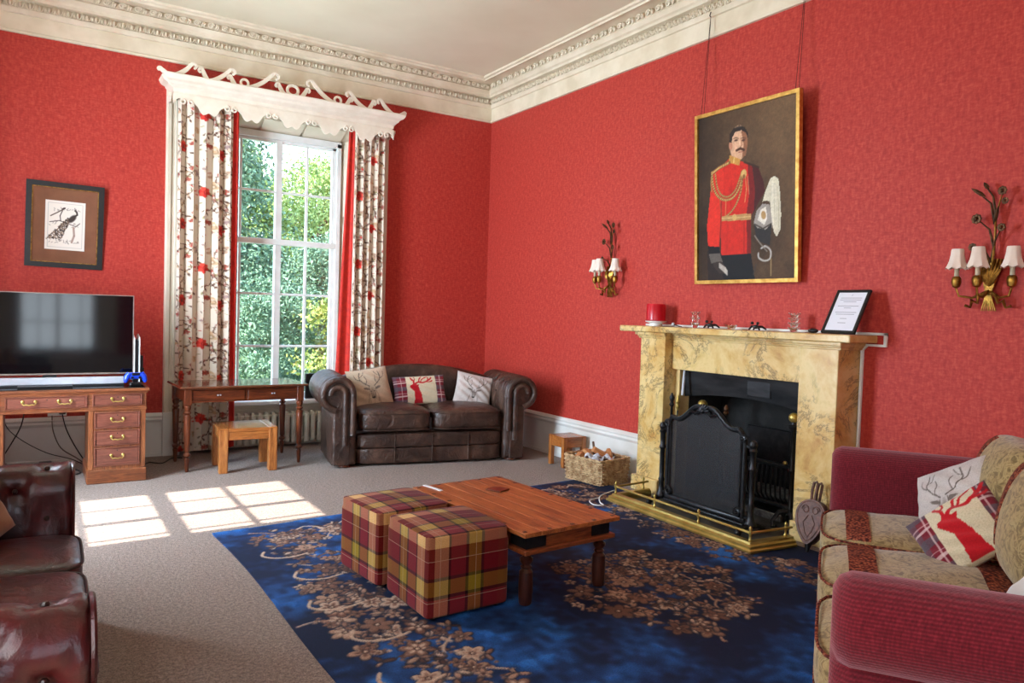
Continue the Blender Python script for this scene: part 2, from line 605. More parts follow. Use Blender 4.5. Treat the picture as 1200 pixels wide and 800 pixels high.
        for a in range(3):
            for e in (0, n):
                for i in range(n):
                    for j in range(n):
                        q = []
                        for (di, dj) in ((0, 0), (1, 0), (1, 1), (0, 1)):
                            k = [0, 0, 0]
                            k[a] = e
                            k[(a+1) % 3] = i+di
                            k[(a+2) % 3] = j+dj
                            q.append(vert(*k))
                        fs.append(q if e == n else q[::-1])
        return s.add(vs, fs, T)

    def build(s, name, mat, parent=None, smooth=35, loc=None, uv=None, **props):
        me = bpy.data.meshes.new(name)
        me.from_pydata(s.v, [], s.f)
        me.validate()
        if smooth:
            me.polygons.foreach_set('use_smooth', [True]*len(me.polygons))
            me.update()
            me.set_sharp_from_angle(angle=math.radians(smooth))
        if mat is not None:
            me.materials.append(M[mat] if isinstance(mat, str) else mat)
        o = bpy.data.objects.new(name, me)
        COL.objects.link(o)
        if parent:
            o.parent = parent
        if loc:
            o.location = loc
        for k, v in props.items():
            o[k] = v
        return o


def thing(name, label, cat, loc=(0, 0, 0), rz=0.0, group=None):
    o = bpy.data.objects.new(name, None)
    o.empty_display_size = 0.1
    COL.objects.link(o)
    o.location = loc
    o.rotation_euler = (0, 0, rz)
    o['label'] = label
    o['category'] = cat
    if group:
        o['group'] = group
    return o


def tag(o, label, cat, group=None):
    o['label'] = label
    o['category'] = cat
    if group:
        o['group'] = group
    return o


def dup(root, loc=None, rz=None, label=None):
    c = root.copy()
    COL.objects.link(c)
    if loc is not None:
        c.location = loc
    if rz is not None:
        c.rotation_euler = (0, 0, rz)
    if label:
        c['label'] = label
    for ch in root.children:
        d = ch.copy()
        COL.objects.link(d)
        d.parent = c
        for g in ch.children:
            e = g.copy()
            COL.objects.link(e)
            e.parent = d
    return c


def struct(name, mb, mat, parent=None, smooth=35):
    o = mb.build(name, mat, parent, smooth)
    o['kind'] = 'structure'
    return o


def share(o, name, loc, parent, rot=None, scale=None):
    c = o.copy()
    c.name = name
    COL.objects.link(c)
    c.parent = parent
    c.location = loc
    if rot:
        c.rotation_euler = rot
    if scale:
        c.scale = scale
    return c


# ------------------------------------------------------------------ painter for prints held in vertex colours
class Canvas:
    def __init__(s, w, h, res, base):
        s.w, s.h, s.res = w, h, res
        s.nx, s.ny = int(round(w/res))+1, int(round(h/res))+1
        s.a = np.zeros((s.ny, s.nx, 3))
        s.a[:] = base
        s.xs = np.linspace(0, w, s.nx)
        s.ys = np.linspace(0, h, s.ny)

    def _win(s, x0, x1, y0, y1):
        i0, i1 = np.searchsorted(s.xs, [x0, x1])
        j0, j1 = np.searchsorted(s.ys, [y0, y1])
        if i0 >= i1 or j0 >= j1:
            return None
        X, Y = np.meshgrid(s.xs[i0:i1], s.ys[j0:j1])
        return slice(j0, j1), slice(i0, i1), X, Y

    def _put(s, w, k, col):
        k = k[..., None]
        s.a[w[0], w[1]] = s.a[w[0], w[1]]*(1-k)+np.array(col)*k

    def ell(s, cx, cy, rx, ry, ang, col, soft=None, op=1.0):
        R = max(rx, ry)+s.res
        w = s._win(cx-R, cx+R, cy-R, cy+R)
        if w is None:
            return
        ca, sa = math.cos(ang), math.sin(ang)
        dx, dy = w[2]-cx, w[3]-cy
        a, b = (dx*ca+dy*sa)/rx, (-dx*sa+dy*ca)/ry
        d = np.sqrt(a*a+b*b)
        sf = soft if soft else s.res/min(rx, ry)
        s._put(w, np.clip((1-d)/sf+0.5, 0, 1)*op, col)

    def line(s, pts, wd, col, op=1.0):
        for (x0, y0), (x1, y1) in zip(pts[:-1], pts[1:]):
            w = s._win(min(x0, x1)-wd-s.res, max(x0, x1)+wd+s.res, min(y0, y1)-wd-s.res, max(y0, y1)+wd+s.res)
            if w is None:
                continue
            L = (x1-x0)**2+(y1-y0)**2+1e-12
            t = np.clip(((w[2]-x0)*(x1-x0)+(w[3]-y0)*(y1-y0))/L, 0, 1)
            d = np.hypot(w[2]-x0-t*(x1-x0), w[3]-y0-t*(y1-y0))
            s._put(w, np.clip((wd/2-d)/s.res+0.5, 0, 1)*op, col)

    def poly(s, pts, col, op=1.0):
        X0 = [p[0] for p in pts]
        Y0 = [p[1] for p in pts]
        w = s._win(min(X0), max(X0), min(Y0), max(Y0))
        if w is None:
            return
        ins = np.zeros(w[2].shape, bool)
        n = len(pts)
        for i in range(n):
            x0, y0 = pts[i]
            x1, y1 = pts[(i+1) % n]
            c = (y0 > w[3]) != (y1 > w[3])
            with np.errstate(divide='ignore', invalid='ignore'):
                xi = (x1-x0)*(w[3]-y0)/((y1-y0) if y1 != y0 else 1e-12)+x0
            ins ^= c & (w[2] < xi)
        s._put(w, ins*op*1.0, col)

    def fuzz(s, amp, seed=0, cell=1):
        rg = np.random.default_rng(seed)
        g = rg.random((s.ny//cell+2, s.nx//cell+2))
        g = np.repeat(np.repeat(g, cell, 0), cell, 1)[:s.ny, :s.nx]
        s.a *= (1+amp*(g-0.5))[..., None]

    def clouds(s, seed, cells):
        rg = np.random.default_rng(seed)
        out = np.zeros((s.ny, s.nx))
        for c, a in cells:
            g = rg.random((int(s.h/c)+3, int(s.w/c)+3))
            gx, gy = s.xs/c, s.ys/c
            ix, iy = gx.astype(int), gy.astype(int)
            fx, fy = gx-ix, gy-iy
            fx = fx*fx*(3-2*fx)
            fy = fy*fy*(3-2*fy)
            A = g[np.ix_(iy, ix)]*(1-fx)+g[np.ix_(iy, ix+1)]*fx
            B = g[np.ix_(iy+1, ix)]*(1-fx)+g[np.ix_(iy+1, ix+1)]*fx
            out += a*(A*(1-fy)[:, None]+B*fy[:, None])
        return out

    def at(s, x, y):
        i = np.clip((np.asarray(x)/s.res).round().astype(int), 0, s.nx-1)
        j = np.clip((np.asarray(y)/s.res).round().astype(int), 0, s.ny-1)
        return s.a[j, i]


def grid_obj(name, mat, P, C=None, parent=None, smooth=60, back=None):
    """P: (ny, nx, 3) points; C: (ny, nx, 3) sRGB 0..255; back: thickness vector for a solid sheet"""
    ny, nx = P.shape[:2]
    idx = np.arange(ny*nx).reshape(ny, nx)
    q = np.stack([idx[:-1, :-1], idx[:-1, 1:], idx[1:, 1:], idx[1:, :-1]], -1).reshape(-1, 4)
    V = P.reshape(-1, 3)
    CC = None if C is None else C.reshape(-1, 3)
    if back is not None:
        edge = np.concatenate([idx[0, :], idx[1:, -1], idx[-1, -2::-1], idx[-2:0:-1, 0]])
        nb = len(edge)
        base = len(V)
        V = np.concatenate([V, V[edge]+np.array(back)])
        if CC is not None:
            CC = np.concatenate([CC, CC[edge]])
        k = np.arange(nb)
        k2 = (k+1) % nb
        q = np.concatenate([q, np.stack([edge[k2], edge[k], base+k, base+k2], -1)])
    me = bpy.data.meshes.new(name)
    me.vertices.add(len(V))
    me.vertices.foreach_set('co', V.astype(np.float32).ravel())
    me.loops.add(len(q)*4)
    me.loops.foreach_set('vertex_index', q.astype(np.int32).ravel())
    me.polygons.add(len(q))
    me.polygons.foreach_set('loop_start', (np.arange(len(q))*4).astype(np.int32))
    me.update(calc_edges=True)
    me.polygons.foreach_set('use_smooth', [True]*len(q))
    if CC is not None:
        at = me.color_attributes.new('print', 'FLOAT_COLOR', 'POINT')
        buf = np.ones((len(V), 4), np.float32)
        buf[:, :3] = nlin(np.clip(CC, 0, 255))
        at.data.foreach_set('color', buf.ravel())
    me.validate()
    me.set_sharp_from_angle(angle=math.radians(smooth))
    me.materials.append(M[mat])
    o = bpy.data.objects.new(name, me)
    COL.objects.link(o)
    if parent:
        o.parent = parent
    return o


# ------------------------------------------------------------------ room shell
XL, YF, ZC = -5.74, -10.2, 4.262
TH = 0.38


def wall_with_holes(name, along0, along1, holes, place):
    """vertical wall of boxes around rectangular holes; place(a0, a1, z0, z1) -> box args"""
    mb = MB()
    cuts = sorted(holes)
    a = along0
    for (h0, h1, z0, z1) in cuts:
        mb.box(*place(a, h0, 0, ZC))
        if z0 > 0:
            mb.box(*place(h0, h1, 0, z0))
        mb.box(*place(h0, h1, z1, ZC))
        a = h1
    mb.box(*place(a, along1, 0, ZC))
    return struct(name, mb, 'wall')


wall_with_holes('wall_back', XL-TH, TH, [(-3.52, -1.46, 0.0, 3.47)], lambda a, b, z0, z1: (a, b, 0, TH, z0, z1))
wall_with_holes('wall_left', YF-TH, 0, [(-7.9, -5.9, 0.45, 3.47), (-3.42, -1.42, 0.45, 3.47)], lambda a, b, z0, z1: (XL-TH, XL, a, b, z0, z1))
wall_with_holes('wall_right', YF-TH, 0, [(-4.76, -3.36, 0, 1.2)], lambda a, b, z0, z1: (0, TH, a, b, z0, z1))
wall_with_holes('wall_front', XL, 0, [(-5.35, -3.35, 0.45, 3.47)], lambda a, b, z0, z1: (a, b, YF-TH, YF, z0, z1))
struct('floor', MB().box(XL-TH, TH, YF-TH, TH, -0.12, 0), 'carpet', smooth=0)
struct('ceiling', MB().box(XL-TH, TH, YF-TH, TH, ZC, ZC+0.15), 'ceiling', smooth=0)


def wallbar(mb, prof, name, x_or_y, a0, a1):
    """sweep a (projection, z) profile along a wall: 'back' wall y=0 towards -y, 'right' x=0 towards -x, 'left', 'front'"""
    rings = []
    for a, mit in ((a0, 1), (a1, 1)):
        ring = []
        for d, z in prof:
            if name == 'back':
                aa = a+d if a == a0 else a-d
                ring.append((aa if x_or_y else a, -d, z))
            elif name == 'right':
                aa = a+d if a == a0 else a-d
                ring.append((-d, aa if x_or_y else a, z))
            elif name == 'left':
                aa = a+d if a == a0 else a-d
                ring.append((XL+d, aa if x_or_y else a, z))
            else:
                aa = a+d if a == a0 else a-d
                ring.append((aa if x_or_y else a, YF+d, z))
        rings.append(ring)
    mb.rings(rings)
    return mb


# cornice: one moulded run per wall, mitred at the corners
CP = [(0, 3.82), (0.022, 3.822), (0.024, 3.842), (0.010, 3.850), (0.010, 3.985), (0.028, 3.99), (0.036, 4.012), (0.044, 4.028), (0.018, 4.034),
      (0.018, 4.098), (0.072, 4.102), (0.078, 4.122), (0.096, 4.135), (0.104, 4.150), (0.116, 4.172), (0.100, 4.182), (0.100, 4.240),
      (0.235, 4.244), (0.245, 4.226), (0.262, 4.222), (0.270, 4.238), (0.292, 4.244), (0.300, 4.262), (0, 4.262)]
runs = {}
for nm, a0, a1 in (('back', XL, 0), ('right', YF, 0), ('left', YF, 0), ('front', XL, 0)):
    mb = MB()
    wallbar(mb, CP, nm, True, a0, a1)
    runs[nm] = struct('trim_%d' % (len(runs)+1), mb, 'plaster', smooth=25)

# egg and dart band and scrolled leaf band, each piece its own
egg = MB()
egg.ball((0, -0.004, 0), (0.015, 0.030, 0.025), 8, 5)
egg.tube([(0.027*math.cos(t)*1.0, -0.016, 0.031*math.sin(t)) for t in np.linspace(PI*0.95, PI*2.05, 8)], 0.0055, 4)
egg.tube([(-0.036, -0.014, 0.032), (-0.034, -0.026, 0.0), (-0.036, -0.006, -0.03)], [0.004, 0.007, 0.003], 4)
egg0 = egg.build('egg_moulding', 'plaster', runs['back'], 50)
egg0.location = (-0.05-0.036, -0.024, 4.066)
n_egg = 1
x = -0.05-0.036-0.073
while x > XL+0.03:
    share(egg0, 'egg_moulding', (x, -0.024, 4.066), runs['back'])
    x -= 0.073
y = -0.086
while y > -6.4:
    share(egg0, 'egg_moulding', (-0.024, y, 4.066), runs['right'], (0, 0, -PI/2))
    y -= 0.073
sc = MB()
spiral = [(0.034*(1-t*0.8)*math.cos(t*9+0.4), -0.012, 0.026*(1-t*0.8)*math.sin(t*9+0.4)) for t in np.linspace(0, 1, 16)]
sc.tube(spiral, [0.0095*(1-0.4*t) for t in np.linspace(0, 1, 16)], 5)
sc.ball((0, -0.01, 0), 0.009, 6, 4)
sc.tube([(0.04, -0.01, -0.026), (0.052, -0.018, 0.0), (0.045, -0.012, 0.026)], [0.005, 0.011, 0.004], 5)
sc.tube([(0.058, -0.01, 0.024), (0.066, -0.020, 0.0), (0.060, -0.012, -0.026)], [0.004, 0.012, 0.005], 5)
sc0 = sc.build('scroll_leaf', 'plaster', runs['back'], 50)
sc0.location = (-0.20, -0.108, 4.211)
x = -0.20-0.128
while x > XL+0.05:
    share(sc0, 'scroll_leaf', (x, -0.108, 4.211), runs['back'])
    x -= 0.128
y = -0.20
while y > -6.4:
    share(sc0, 'scroll_leaf', (-0.108, y, 4.211), runs['right'], (0, 0, -PI/2))
    y -= 0.128

# skirting boards
SP = [(0, 0), (0.030, 0), (0.032, 0.028), (0.024, 0.035), (0.022, 0.335), (0.030, 0.345), (0.036, 0.362), (0.028, 0.380), (0.034, 0.395), (0.022, 0.412), (0.008, 0.425), (0, 0.425)]


def board(name, wall, spans):
    mb = MB()
    for a0, a1 in spans:
        wallbar(mb, SP, wall, False, a0, a1)
    struct(name, mb, 'skirt', smooth=25)


board('baseboard_back', 'back', [(XL, -3.645), (-1.335, 0)])
board('baseboard_right', 'right', [(-3.09, 0), (YF, -5.01)])
board('baseboard_left', 'left', [(YF, 0)])
board('baseboard_front', 'front', [(XL, 0)])


# ------------------------------------------------------------------ sash windows
def sash_window(name, T, half=0.63, below=True):
    """local frame: x along the wall, y outwards, z up, origin on the wall face under the window's middle"""
    w = bpy.data.objects.new(name, None)
    COL.objects.link(w)
    w['kind'] = 'structure'
    w.matrix_world = T
    G = 0.25
    zb, zt, zm = 0.56, 3.28, 2.19
    hf = half
    fr = MB()
    for s_ in (-1, 1):
        fr.box(s_*hf, s_*(hf+0.05), G-0.05, G+0.06, 0.48, zt+0.05, 0.004)
        fr.box(s_*(hf-0.045), s_*hf, G-0.02, G+0.03, 0.5, zt, 0.004)
    fr.box(-hf-0.05, hf+0.05, G-0.05, G+0.06, zt, zt+0.07, 0.004)
    fr.box(-hf, hf, G-0.02, G+0.03, 0.50, zb, 0.004)
    fr.box(-hf, hf, G-0.02, G+0.03, zt-0.03, zt, 0.004)
    fr.build('window_frame', 'white', w)
    MB().box(-0.034, 0.034, G-0.03, G+0.04, 0.5, zt, 0.006).build('mullion', 'white', w)
    MB().box(-hf, hf, G-0.055, G+0.035, zm-0.030, zm+0.030, 0.006).build('meeting_rail', 'white', w)
    inner = hf-0.045
    lb = -0.395
    cols = [(-inner, lb), (lb, -0.034), (0.034, (inner+0.034)/2), ((inner+0.034)/2, inner)]
    for s_ in (-1, 1):
        xb = lb if s_ < 0 else (inner+0.034)/2
        for z0, z1 in ((zb, zm-0.02), (zm+0.02, zt-0.03)):
            MB().box(xb-0.013, xb+0.013, G-0.012, G+0.02, z0, z1, 0.003).build('glazing_bar', 'white', w)
    for z in (1.066, 1.63, 2.727):
        for s_ in (-1, 1):
            a, b = sorted((s_*0.034, s_*inner))
            MB().box(a, b, G-0.014, G+0.02, z-0.012, z+0.012, 0.003).build('glazing_bar', 'white', w)
    pane = None
    zr = [zb, 1.066, 1.63, zm, 2.727, zt-0.03]
    for (a, b) in cols:
        for z0, z1 in zip(zr[:-1], zr[1:]):
            o = MB().box(a, b, G+0.002, G+0.006, z0, z1).build('pane', 'glass', w, 0)
    # splayed shutter cases and panelled soffit
    for s_ in (-1, 1):
        mb = MB()
        xo = 1.03 if half < 0.7 else 1.0
        mb.prism([(s_*(hf+0.05), G+0.02), (s_*xo, 0.0), (s_*(xo+0.02), 0.0), (s_*(xo+0.02), G+0.10), (s_*(hf+0.05), G+0.10)][::s_], 0.48 if below else 0.45, zt+0.19, 'z')
        sh = mb.build('shutter_case', 'cream', w)
        # raised panels
        a = Vector((s_*(hf+0.09), G-0.012, 0))
        b = Vector((s_*(xo-0.05), 0.022, 0))
        dv = (b-a)
        nrm = Vector((-s_*abs(dv.y), -abs(dv.x), 0)).normalized()*0.012
        for z0, z1 in ((0.56, 1.5), (1.58, 2.45), (2.53, zt+0.05)):
            q = [a, b, b+nrm, a+nrm]
            MB().prism([(p.x, p.y) for p in q], z0, z1, 'z').build('shutter_panel', 'cream', sh)
    mb = MB()
    mb.prism([(0.0, zt+0.19), (G+0.02, zt+0.07), (G+0.1, zt+0.07), (G+0.1, zt+0.3), (0.0, zt+0.3)], -1.03, 1.03, 'x')
    so = mb.build('window_soffit', 'cream', w)
    for a, b in ((-0.95, -0.34), (-0.30, 0.30), (0.34, 0.95)):
        MB().prism([(0.03, zt+0.166), (G-0.01, zt+0.075), (G-0.014, zt+0.068), (0.026, zt+0.157)], a*0.7, b*0.7, 'x').build('soffit_panel', 'cream', so)
    MB().box(-1.02, 1.02, 0.0 if below else -0.02, G+0.06, 0.455, 0.50, 0.01).build('window_sill', 'white', w)
    if below:
        MB().box(-1.03, 1.03, 0.15, 0.30, 0.0, 0.457, 0.0).build('apron_panel', 'cream', w)
        MB().box(-0.9, 0.9, 0.138, 0.152, 0.06, 0.40, 0.008).build('raised_panel', 'cream', w)
        sd = MB()
        for s_ in (-1, 1):
            sd.box(s_*1.03, s_*1.05, 0, 0.3, 0, 0.5)
        sd.build('side_cheek', 'cream', w)
    MB().box(-1.06, 1.06, G+0.07, G+0.16, 0.36, 0.45, 0.01).build('outer_sill', 'ash', w)
    return w


def architrave(w, zb=0.43):
    for s_ in (-1, 1):
        prof = [(1.000, 0.0), (1.000, -0.018), (1.030, -0.020), (1.036, -0.030), (1.062, -0.032), (1.070, -0.022), (1.095, -0.024), (1.105, -0.042), (1.135, -0.046), (1.145, -0.034), (1.150, 0.0)]
        MB().prism([(s_*a, b) for a, b in prof][::-s_], zb, 3.56, 'z').build('architrave', 'cream', w, 25)
        a, b = sorted((s_*0.995, s_*1.155))
        MB().box(a, b, -0.05, 0.0, 0, zb, 0.006).build('plinth_block', 'skirt', w)
    MB().box(-1.15, 1.15, -0.035, 0.0, 3.47, 3.58, 0.008).build('architrave', 'cream', w)


w1 = sash_window('window_1', Matrix.Translation((-2.5, 0, 0)))
architrave(w1)
T2 = Matrix.Translation((XL, -2.42, 0)) @ Matrix.Rotation(PI/2, 4, 'Z')
w2 = sash_window('window_2', T2, 0.76, False)
w3 = sash_window('window_3', Matrix.Translation((XL, -6.9, 0)) @ Matrix.Rotation(PI/2, 4, 'Z'), 0.76, False)
w4 = sash_window('window_4', Matrix.Translation((-4.35, YF, 0)) @ Matrix.Rotation(PI, 4, 'Z'), 0.63, False)

# ------------------------------------------------------------------ curtains
cv = Canvas(1.0, 0.74, 0.005, (218, 204, 184))
rnd = random.Random(5)
BR, RED, TAN, ROSE, OLV = (88, 56, 42), (188, 40, 32), (196, 160, 122), (170, 108, 92), (142, 128, 84)


def tile_draw(fn):
    for dy in (-0.74, 0, 0.74):
        fn(dy)


def flower(cx, cy, R, c, c2, k=6):
    def fn(dy):
        for i in range(k):
            a = i*2*PI/k+cx*7
            cv.ell(cx+math.cos(a)*R*0.6, cy+dy+math.sin(a)*R*0.6, R*0.5, R*0.36, a, c2 if i % 2 else c)
        cv.ell(cx, cy+dy, R*0.45, R*0.45, 0, tuple(x*0.8 for x in c))
        cv.ell(cx, cy+dy, R*0.2, R*0.2, 0, c2)
    tile_draw(fn)


def leaf(cx, cy, L, a, c):
    tile_draw(lambda dy: cv.ell(cx, cy+dy, L, L*0.36, a, c))


for k in range(26):                                     # trailing stems
    x, y, a = rnd.random(), rnd.random()*0.74, rnd.uniform(0.8, 2.3)
    pts = []
    for i in range(26):
        pts.append((x, y))
        x += 0.016*math.cos(a)
        y += 0.016*math.sin(a)
        a += rnd.uniform(-0.55, 0.55)
        if i % 3 == 0:
            leaf(x+rnd.uniform(-.012, .012), y, rnd.uniform(0.010, 0.020), rnd.uniform(0, PI), rnd.choice((BR, BR, OLV, TAN, ROSE)))
    for p, q in zip(pts[:-1], pts[1:]):
        tile_draw(lambda dy: cv.line([(p[0], p[1]+dy), (q[0], q[1]+dy)], 0.006, BR))
for k in range(20):
    flower(rnd.random(), rnd.random()*0.74, rnd.uniform(0.030, 0.050), rnd.choice((TAN, (176, 140, 116), (158, 130, 124))), (206, 182, 156))
for k in range(16):
    flower(rnd.random(), rnd.random()*0.74, rnd.uniform(0.014, 0.026), (168, 66, 52), ROSE, 5)
for x, y in ((0.15, 0.20), (0.42, 0.52), (0.66, 0.16), (0.88, 0.56)):
    for k in range(5):
        leaf(x+rnd.uniform(-.06, .06), y+rnd.uniform(-.06, .06), 0.022, rnd.uniform(0, PI), OLV if k % 2 else BR)
    flower(x, y, 0.052, RED, (214, 66, 50), 8)
for k in range(150):
    leaf(rnd.random(), rnd.random()*0.74, rnd.uniform(0.007, 0.016), rnd.uniform(0, PI), rnd.choice((BR, BR, (90, 56, 44), RED, OLV, ROSE)))


def curtain_part(name, parent, x0, x1, z0, z1, y, folds, amp, seed, cloth=1.9, off=0.0, plain_mat=None, bot=None):
    rg = random.Random(seed)
    nx, ny = 150, 420 if not plain_mat else 40
    if plain_mat:
        nx = 40
    ph = [rg.uniform(-0.5, 0.5) for _ in range(4)]
    uu = np.linspace(0, 1, nx)
    vv = np.linspace(0, 1, ny)
    U, V = np.meshgrid(uu, vv)
    warp = U+0.018*np.sin(U*7+ph[0])+0.012*np.sin(U*17+ph[1])+0.006*np.sin(V*4+U*9)
    a = amp*(0.65+0.5*V**0.6)*(1+0.25*np.sin(U*11+ph[2]))
    y_ = y-a*np.sin(warp*2*PI*folds)
    x_ = x0+(x1-x0)*U+0.012*np.sin(warp*4*PI*folds)*(1 if not plain_mat else 0)
    if bot is not None:
        x_ = x_+(bot[0]*(1-U)+bot[1]*U)*V
    # gathered a little in the middle of the drop
    Z = z1-(z1-z0)*V+0.006*np.sin(warp*2*PI*folds)*(V > 0.98)
    P = np.stack([x_, y_, Z], -1)
    if plain_mat:
        return grid_obj(name, plain_mat, P, None, parent, back=(0, 0.004, 0))
    cx = (off+(x1-x0)*cloth*warp) % 1.0
    cy = (z1-Z+off) % 0.74
    return grid_obj(name, 'curtain', P, cv.at(cx, 0.74-cy), parent, back=(0, 0.004, 0))


t = thing('curtain', 'floral curtain left of the sash window, hanging to the floor behind the side table', 'curtain', (-3.30, -0.14, 0), 0, 'floral curtains')
curtain_part('curtain_cloth', t, -0.26, 0.245, 0.05, 3.50, 0.0, 4.5, 0.040, 3, 1.5, 0.05)
curtain_part('lining', t, 0.235, 0.305, 0.06, 3.50, 0.03, 1.5, 0.012, 2, plain_mat='lining')
t = thing('curtain', 'floral curtain right of the sash window, hanging behind the brown leather sofa', 'curtain', (-1.62, -0.14, 0), 0, 'floral curtains')
curtain_part('curtain_cloth', t, -0.17, 0.185, 0.05, 3.50, 0.0, 4.5, 0.034, 8, 1.6, 0.55)
curtain_part('lining', t, -0.225, -0.16, 0.06, 3.50, 0.03, 1.2, 0.010, 4, plain_mat='lining', bot=(-0.13, -0.01))
# the west window's pair stands outside the view and shapes its light
for lab, y0, y1 in (('red curtain on the south side of the west window', -3.42, -2.88), ('red curtain on the north side of the west window', -1.62, -1.36)):
    t = thing('curtain', lab, 'curtain', (XL+0.13, (y0+y1)/2, 0), PI/2)
    curtain_part('curtain_cloth', t, -(y1-y0)/2, (y1-y0)/2, 0.05, 3.5, 0, 5, 0.025, 5, plain_mat='lining')

# ------------------------------------------------------------------ pelmet
pt = thing('window_pelmet', 'ivory carved pelmet with scrolled fretwork crest above the sash window', 'pelmet', (-2.5, 0, 0))
pr = [(0.205, 3.46), (0.212, 3.49), (0.222, 3.500), (0.224, 3.53), (0.240, 3.545), (0.262, 3.560), (0.272, 3.580), (0.302, 3.595), (0.315, 3.612), (0.325, 3.635), (0.320, 3.645), (0.26, 3.648), (0.05, 3.648), (0.05, 3.46)]
rg_ = []
for sgn in (-1, 1):
    rg_.append([(sgn*(1.10+(d-0.205 if d > 0.1 else 0)), -d, z) for d, z in pr])
# moulded front with mitred ends reaching back to the wall
mb = MB()
mb.rings(rg_)
for sgn in (-1, 1):
    e = [(sgn*(1.10+max(0, d-0.205)), z) for d, z in pr if d > 0.1]
    k = [(sgn*1.02, 3.648), (sgn*1.02, 3.46)]
    o = e+k
    mb.prism(o if sgn < 0 else o[::-1], -0.205, -0.002, 'y')
mb.build('cornice_moulding', 'pelmet', pt, 25)


def scallop(x):
    """lower edge of the fretted valance, scrolled"""
    t_ = abs(x)
    q_ = (t_ % 0.40)/0.40
    z = 3.385-0.055*math.cos(q_*2*PI)-0.018*abs(math.sin(q_*4*PI))+0.014*math.cos(q_*6*PI)
    return z+(0.03 if t_ > 1.05 else 0)


xs = np.linspace(-1.12, 1.12, 150)
out = [(x, scallop(x)) for x in xs]+[(1.12, 3.48), (-1.12, 3.48)]
MB().prism(out, -0.222, -0.205, 'y').build('scalloped_valance', 'pelmet', pt)
for k in range(-3, 3):                                   # small scrolls where the scallops meet
    for sg in (-1, 1):
        c0 = k*0.40+0.20+sg*0.036
        if abs(c0) < 1.1:
            MB().tube([(c0+0.028*(1-0.6*t_)*math.cos(PI/2+sg*t_*7), -0.224, 3.412+0.028*(1-0.6*t_)*math.sin(PI/2+sg*t_*7)) for t_ in np.linspace(0, 1, 14)], 0.009, 5).build('valance_scroll', 'pelmet', pt)
for sgn in (-1, 1):
    ys = np.linspace(-0.205, -0.01, 14)
    o = [(yy, 3.43+0.022*math.cos((yy+0.2)*2*PI/0.1)) for yy in ys]+[(-0.01, 3.48), (-0.205, 3.48)]
    MB().prism(o, sgn*1.13, sgn*1.148, 'x').build('end_valance', 'pelmet', pt)


def curl(cx, cz, R, turns, a0, dirn, w=0.018, n=22):
    return [(cx+R*(1-0.62*t_)*math.cos(a0+dirn*turns*2*PI*t_), cz+R*(1-0.62*t_)*math.sin(a0+dirn*turns*2*PI*t_)) for t_ in np.linspace(0, 1, n)]


def ribbon(mb, pts, w, y0=-0.235, y1=-0.215):
    """flat fretwork band following a curve"""
    L, Rr = [], []
    n = len(pts)
    for i in range(n):
        a, b = pts[max(i-1, 0)], pts[min(i+1, n-1)]
        d = math.hypot(b[0]-a[0], b[1]-a[1])+1e-9
        nx_, nz_ = -(b[1]-a[1])/d, (b[0]-a[0])/d
        ww = w[i] if hasattr(w, '__len__') else w
        L.append((pts[i][0]+nx_*ww/2, pts[i][1]+nz_*ww/2))
        Rr.append((pts[i][0]-nx_*ww/2, pts[i][1]-nz_*ww/2))
    mb.rings([[(L[i][0], y0, L[i][1]), (Rr[i][0], y0, Rr[i][1]), (Rr[i][0], y1, Rr[i][1]), (L[i][0], y1, L[i][1])] for i in range(n)])


def wave(x0, x1, h, name='crest_scroll'):
    """a C-scroll wave rising from x0 at rail level to an open curl at x1"""
    d = 1 if x1 > x0 else -1
    L = abs(x1-x0)
    R = h*0.22+0.008
    base = [(x0+d*(L-R*0.2)*t_, 3.650+(h-0.004)*(t_**2.0)) for t_ in np.linspace(0, 1, 12)]
    c = (base[-1][0]+d*R*0.45, base[-1][1]-R*0.72)
    a0 = math.atan2(base[-1][1]-c[1], (base[-1][0]-c[0])*d)
    rr_ = math.hypot(base[-1][0]-c[0], base[-1][1]-c[1])
    arc = [(c[0]+d*rr_*(1-0.07*k)*math.cos(a0-0.40*k), c[1]+rr_*(1-0.07*k)*math.sin(a0-0.40*k)) for k in range(1, 9)]
    pts = base+arc
    w = [0.020+0.020*math.sin(PI*min(1, i/13)) for i in range(12)]+[0.024-0.0012*i for i in range(8)]
    mb = MB()
    ribbon(mb, pts, w)
    mb.ball((pts[-1][0], -0.225, pts[-1][1]), (0.013, 0.010, 0.013), 8, 5)
    mb.build(name, 'pelmet', pt, 40)


for sgn in (-1, 1):
    for xa, xb, h in ((0.50, 0.185, 0.190), (0.065, 0.150, 0.10), (0.84, 0.60, 0.150), (0.545, 0.615, 0.09), (1.14, 0.95, 0.135), (0.80, 0.875, 0.105), (1.16, 1.24, 0.045)):
        wave(sgn*xa, sgn*xb, h)
    MB().tube([(sgn*0.475+0.036*math.cos(a), -0.225, 3.690+0.036*math.sin(a)) for a in np.linspace(0, 2*PI, 16)[:-1]], 0.013, 6, loop=True).build('crest_ring', 'pelmet', pt)
MB().tube([(0.055*math.cos(a), -0.225, 3.705+0.050*math.sin(a)) for a in np.linspace(0, 2*PI, 20)[:-1]], 0.016, 6, loop=True).build('crest_ring', 'pelmet', pt)

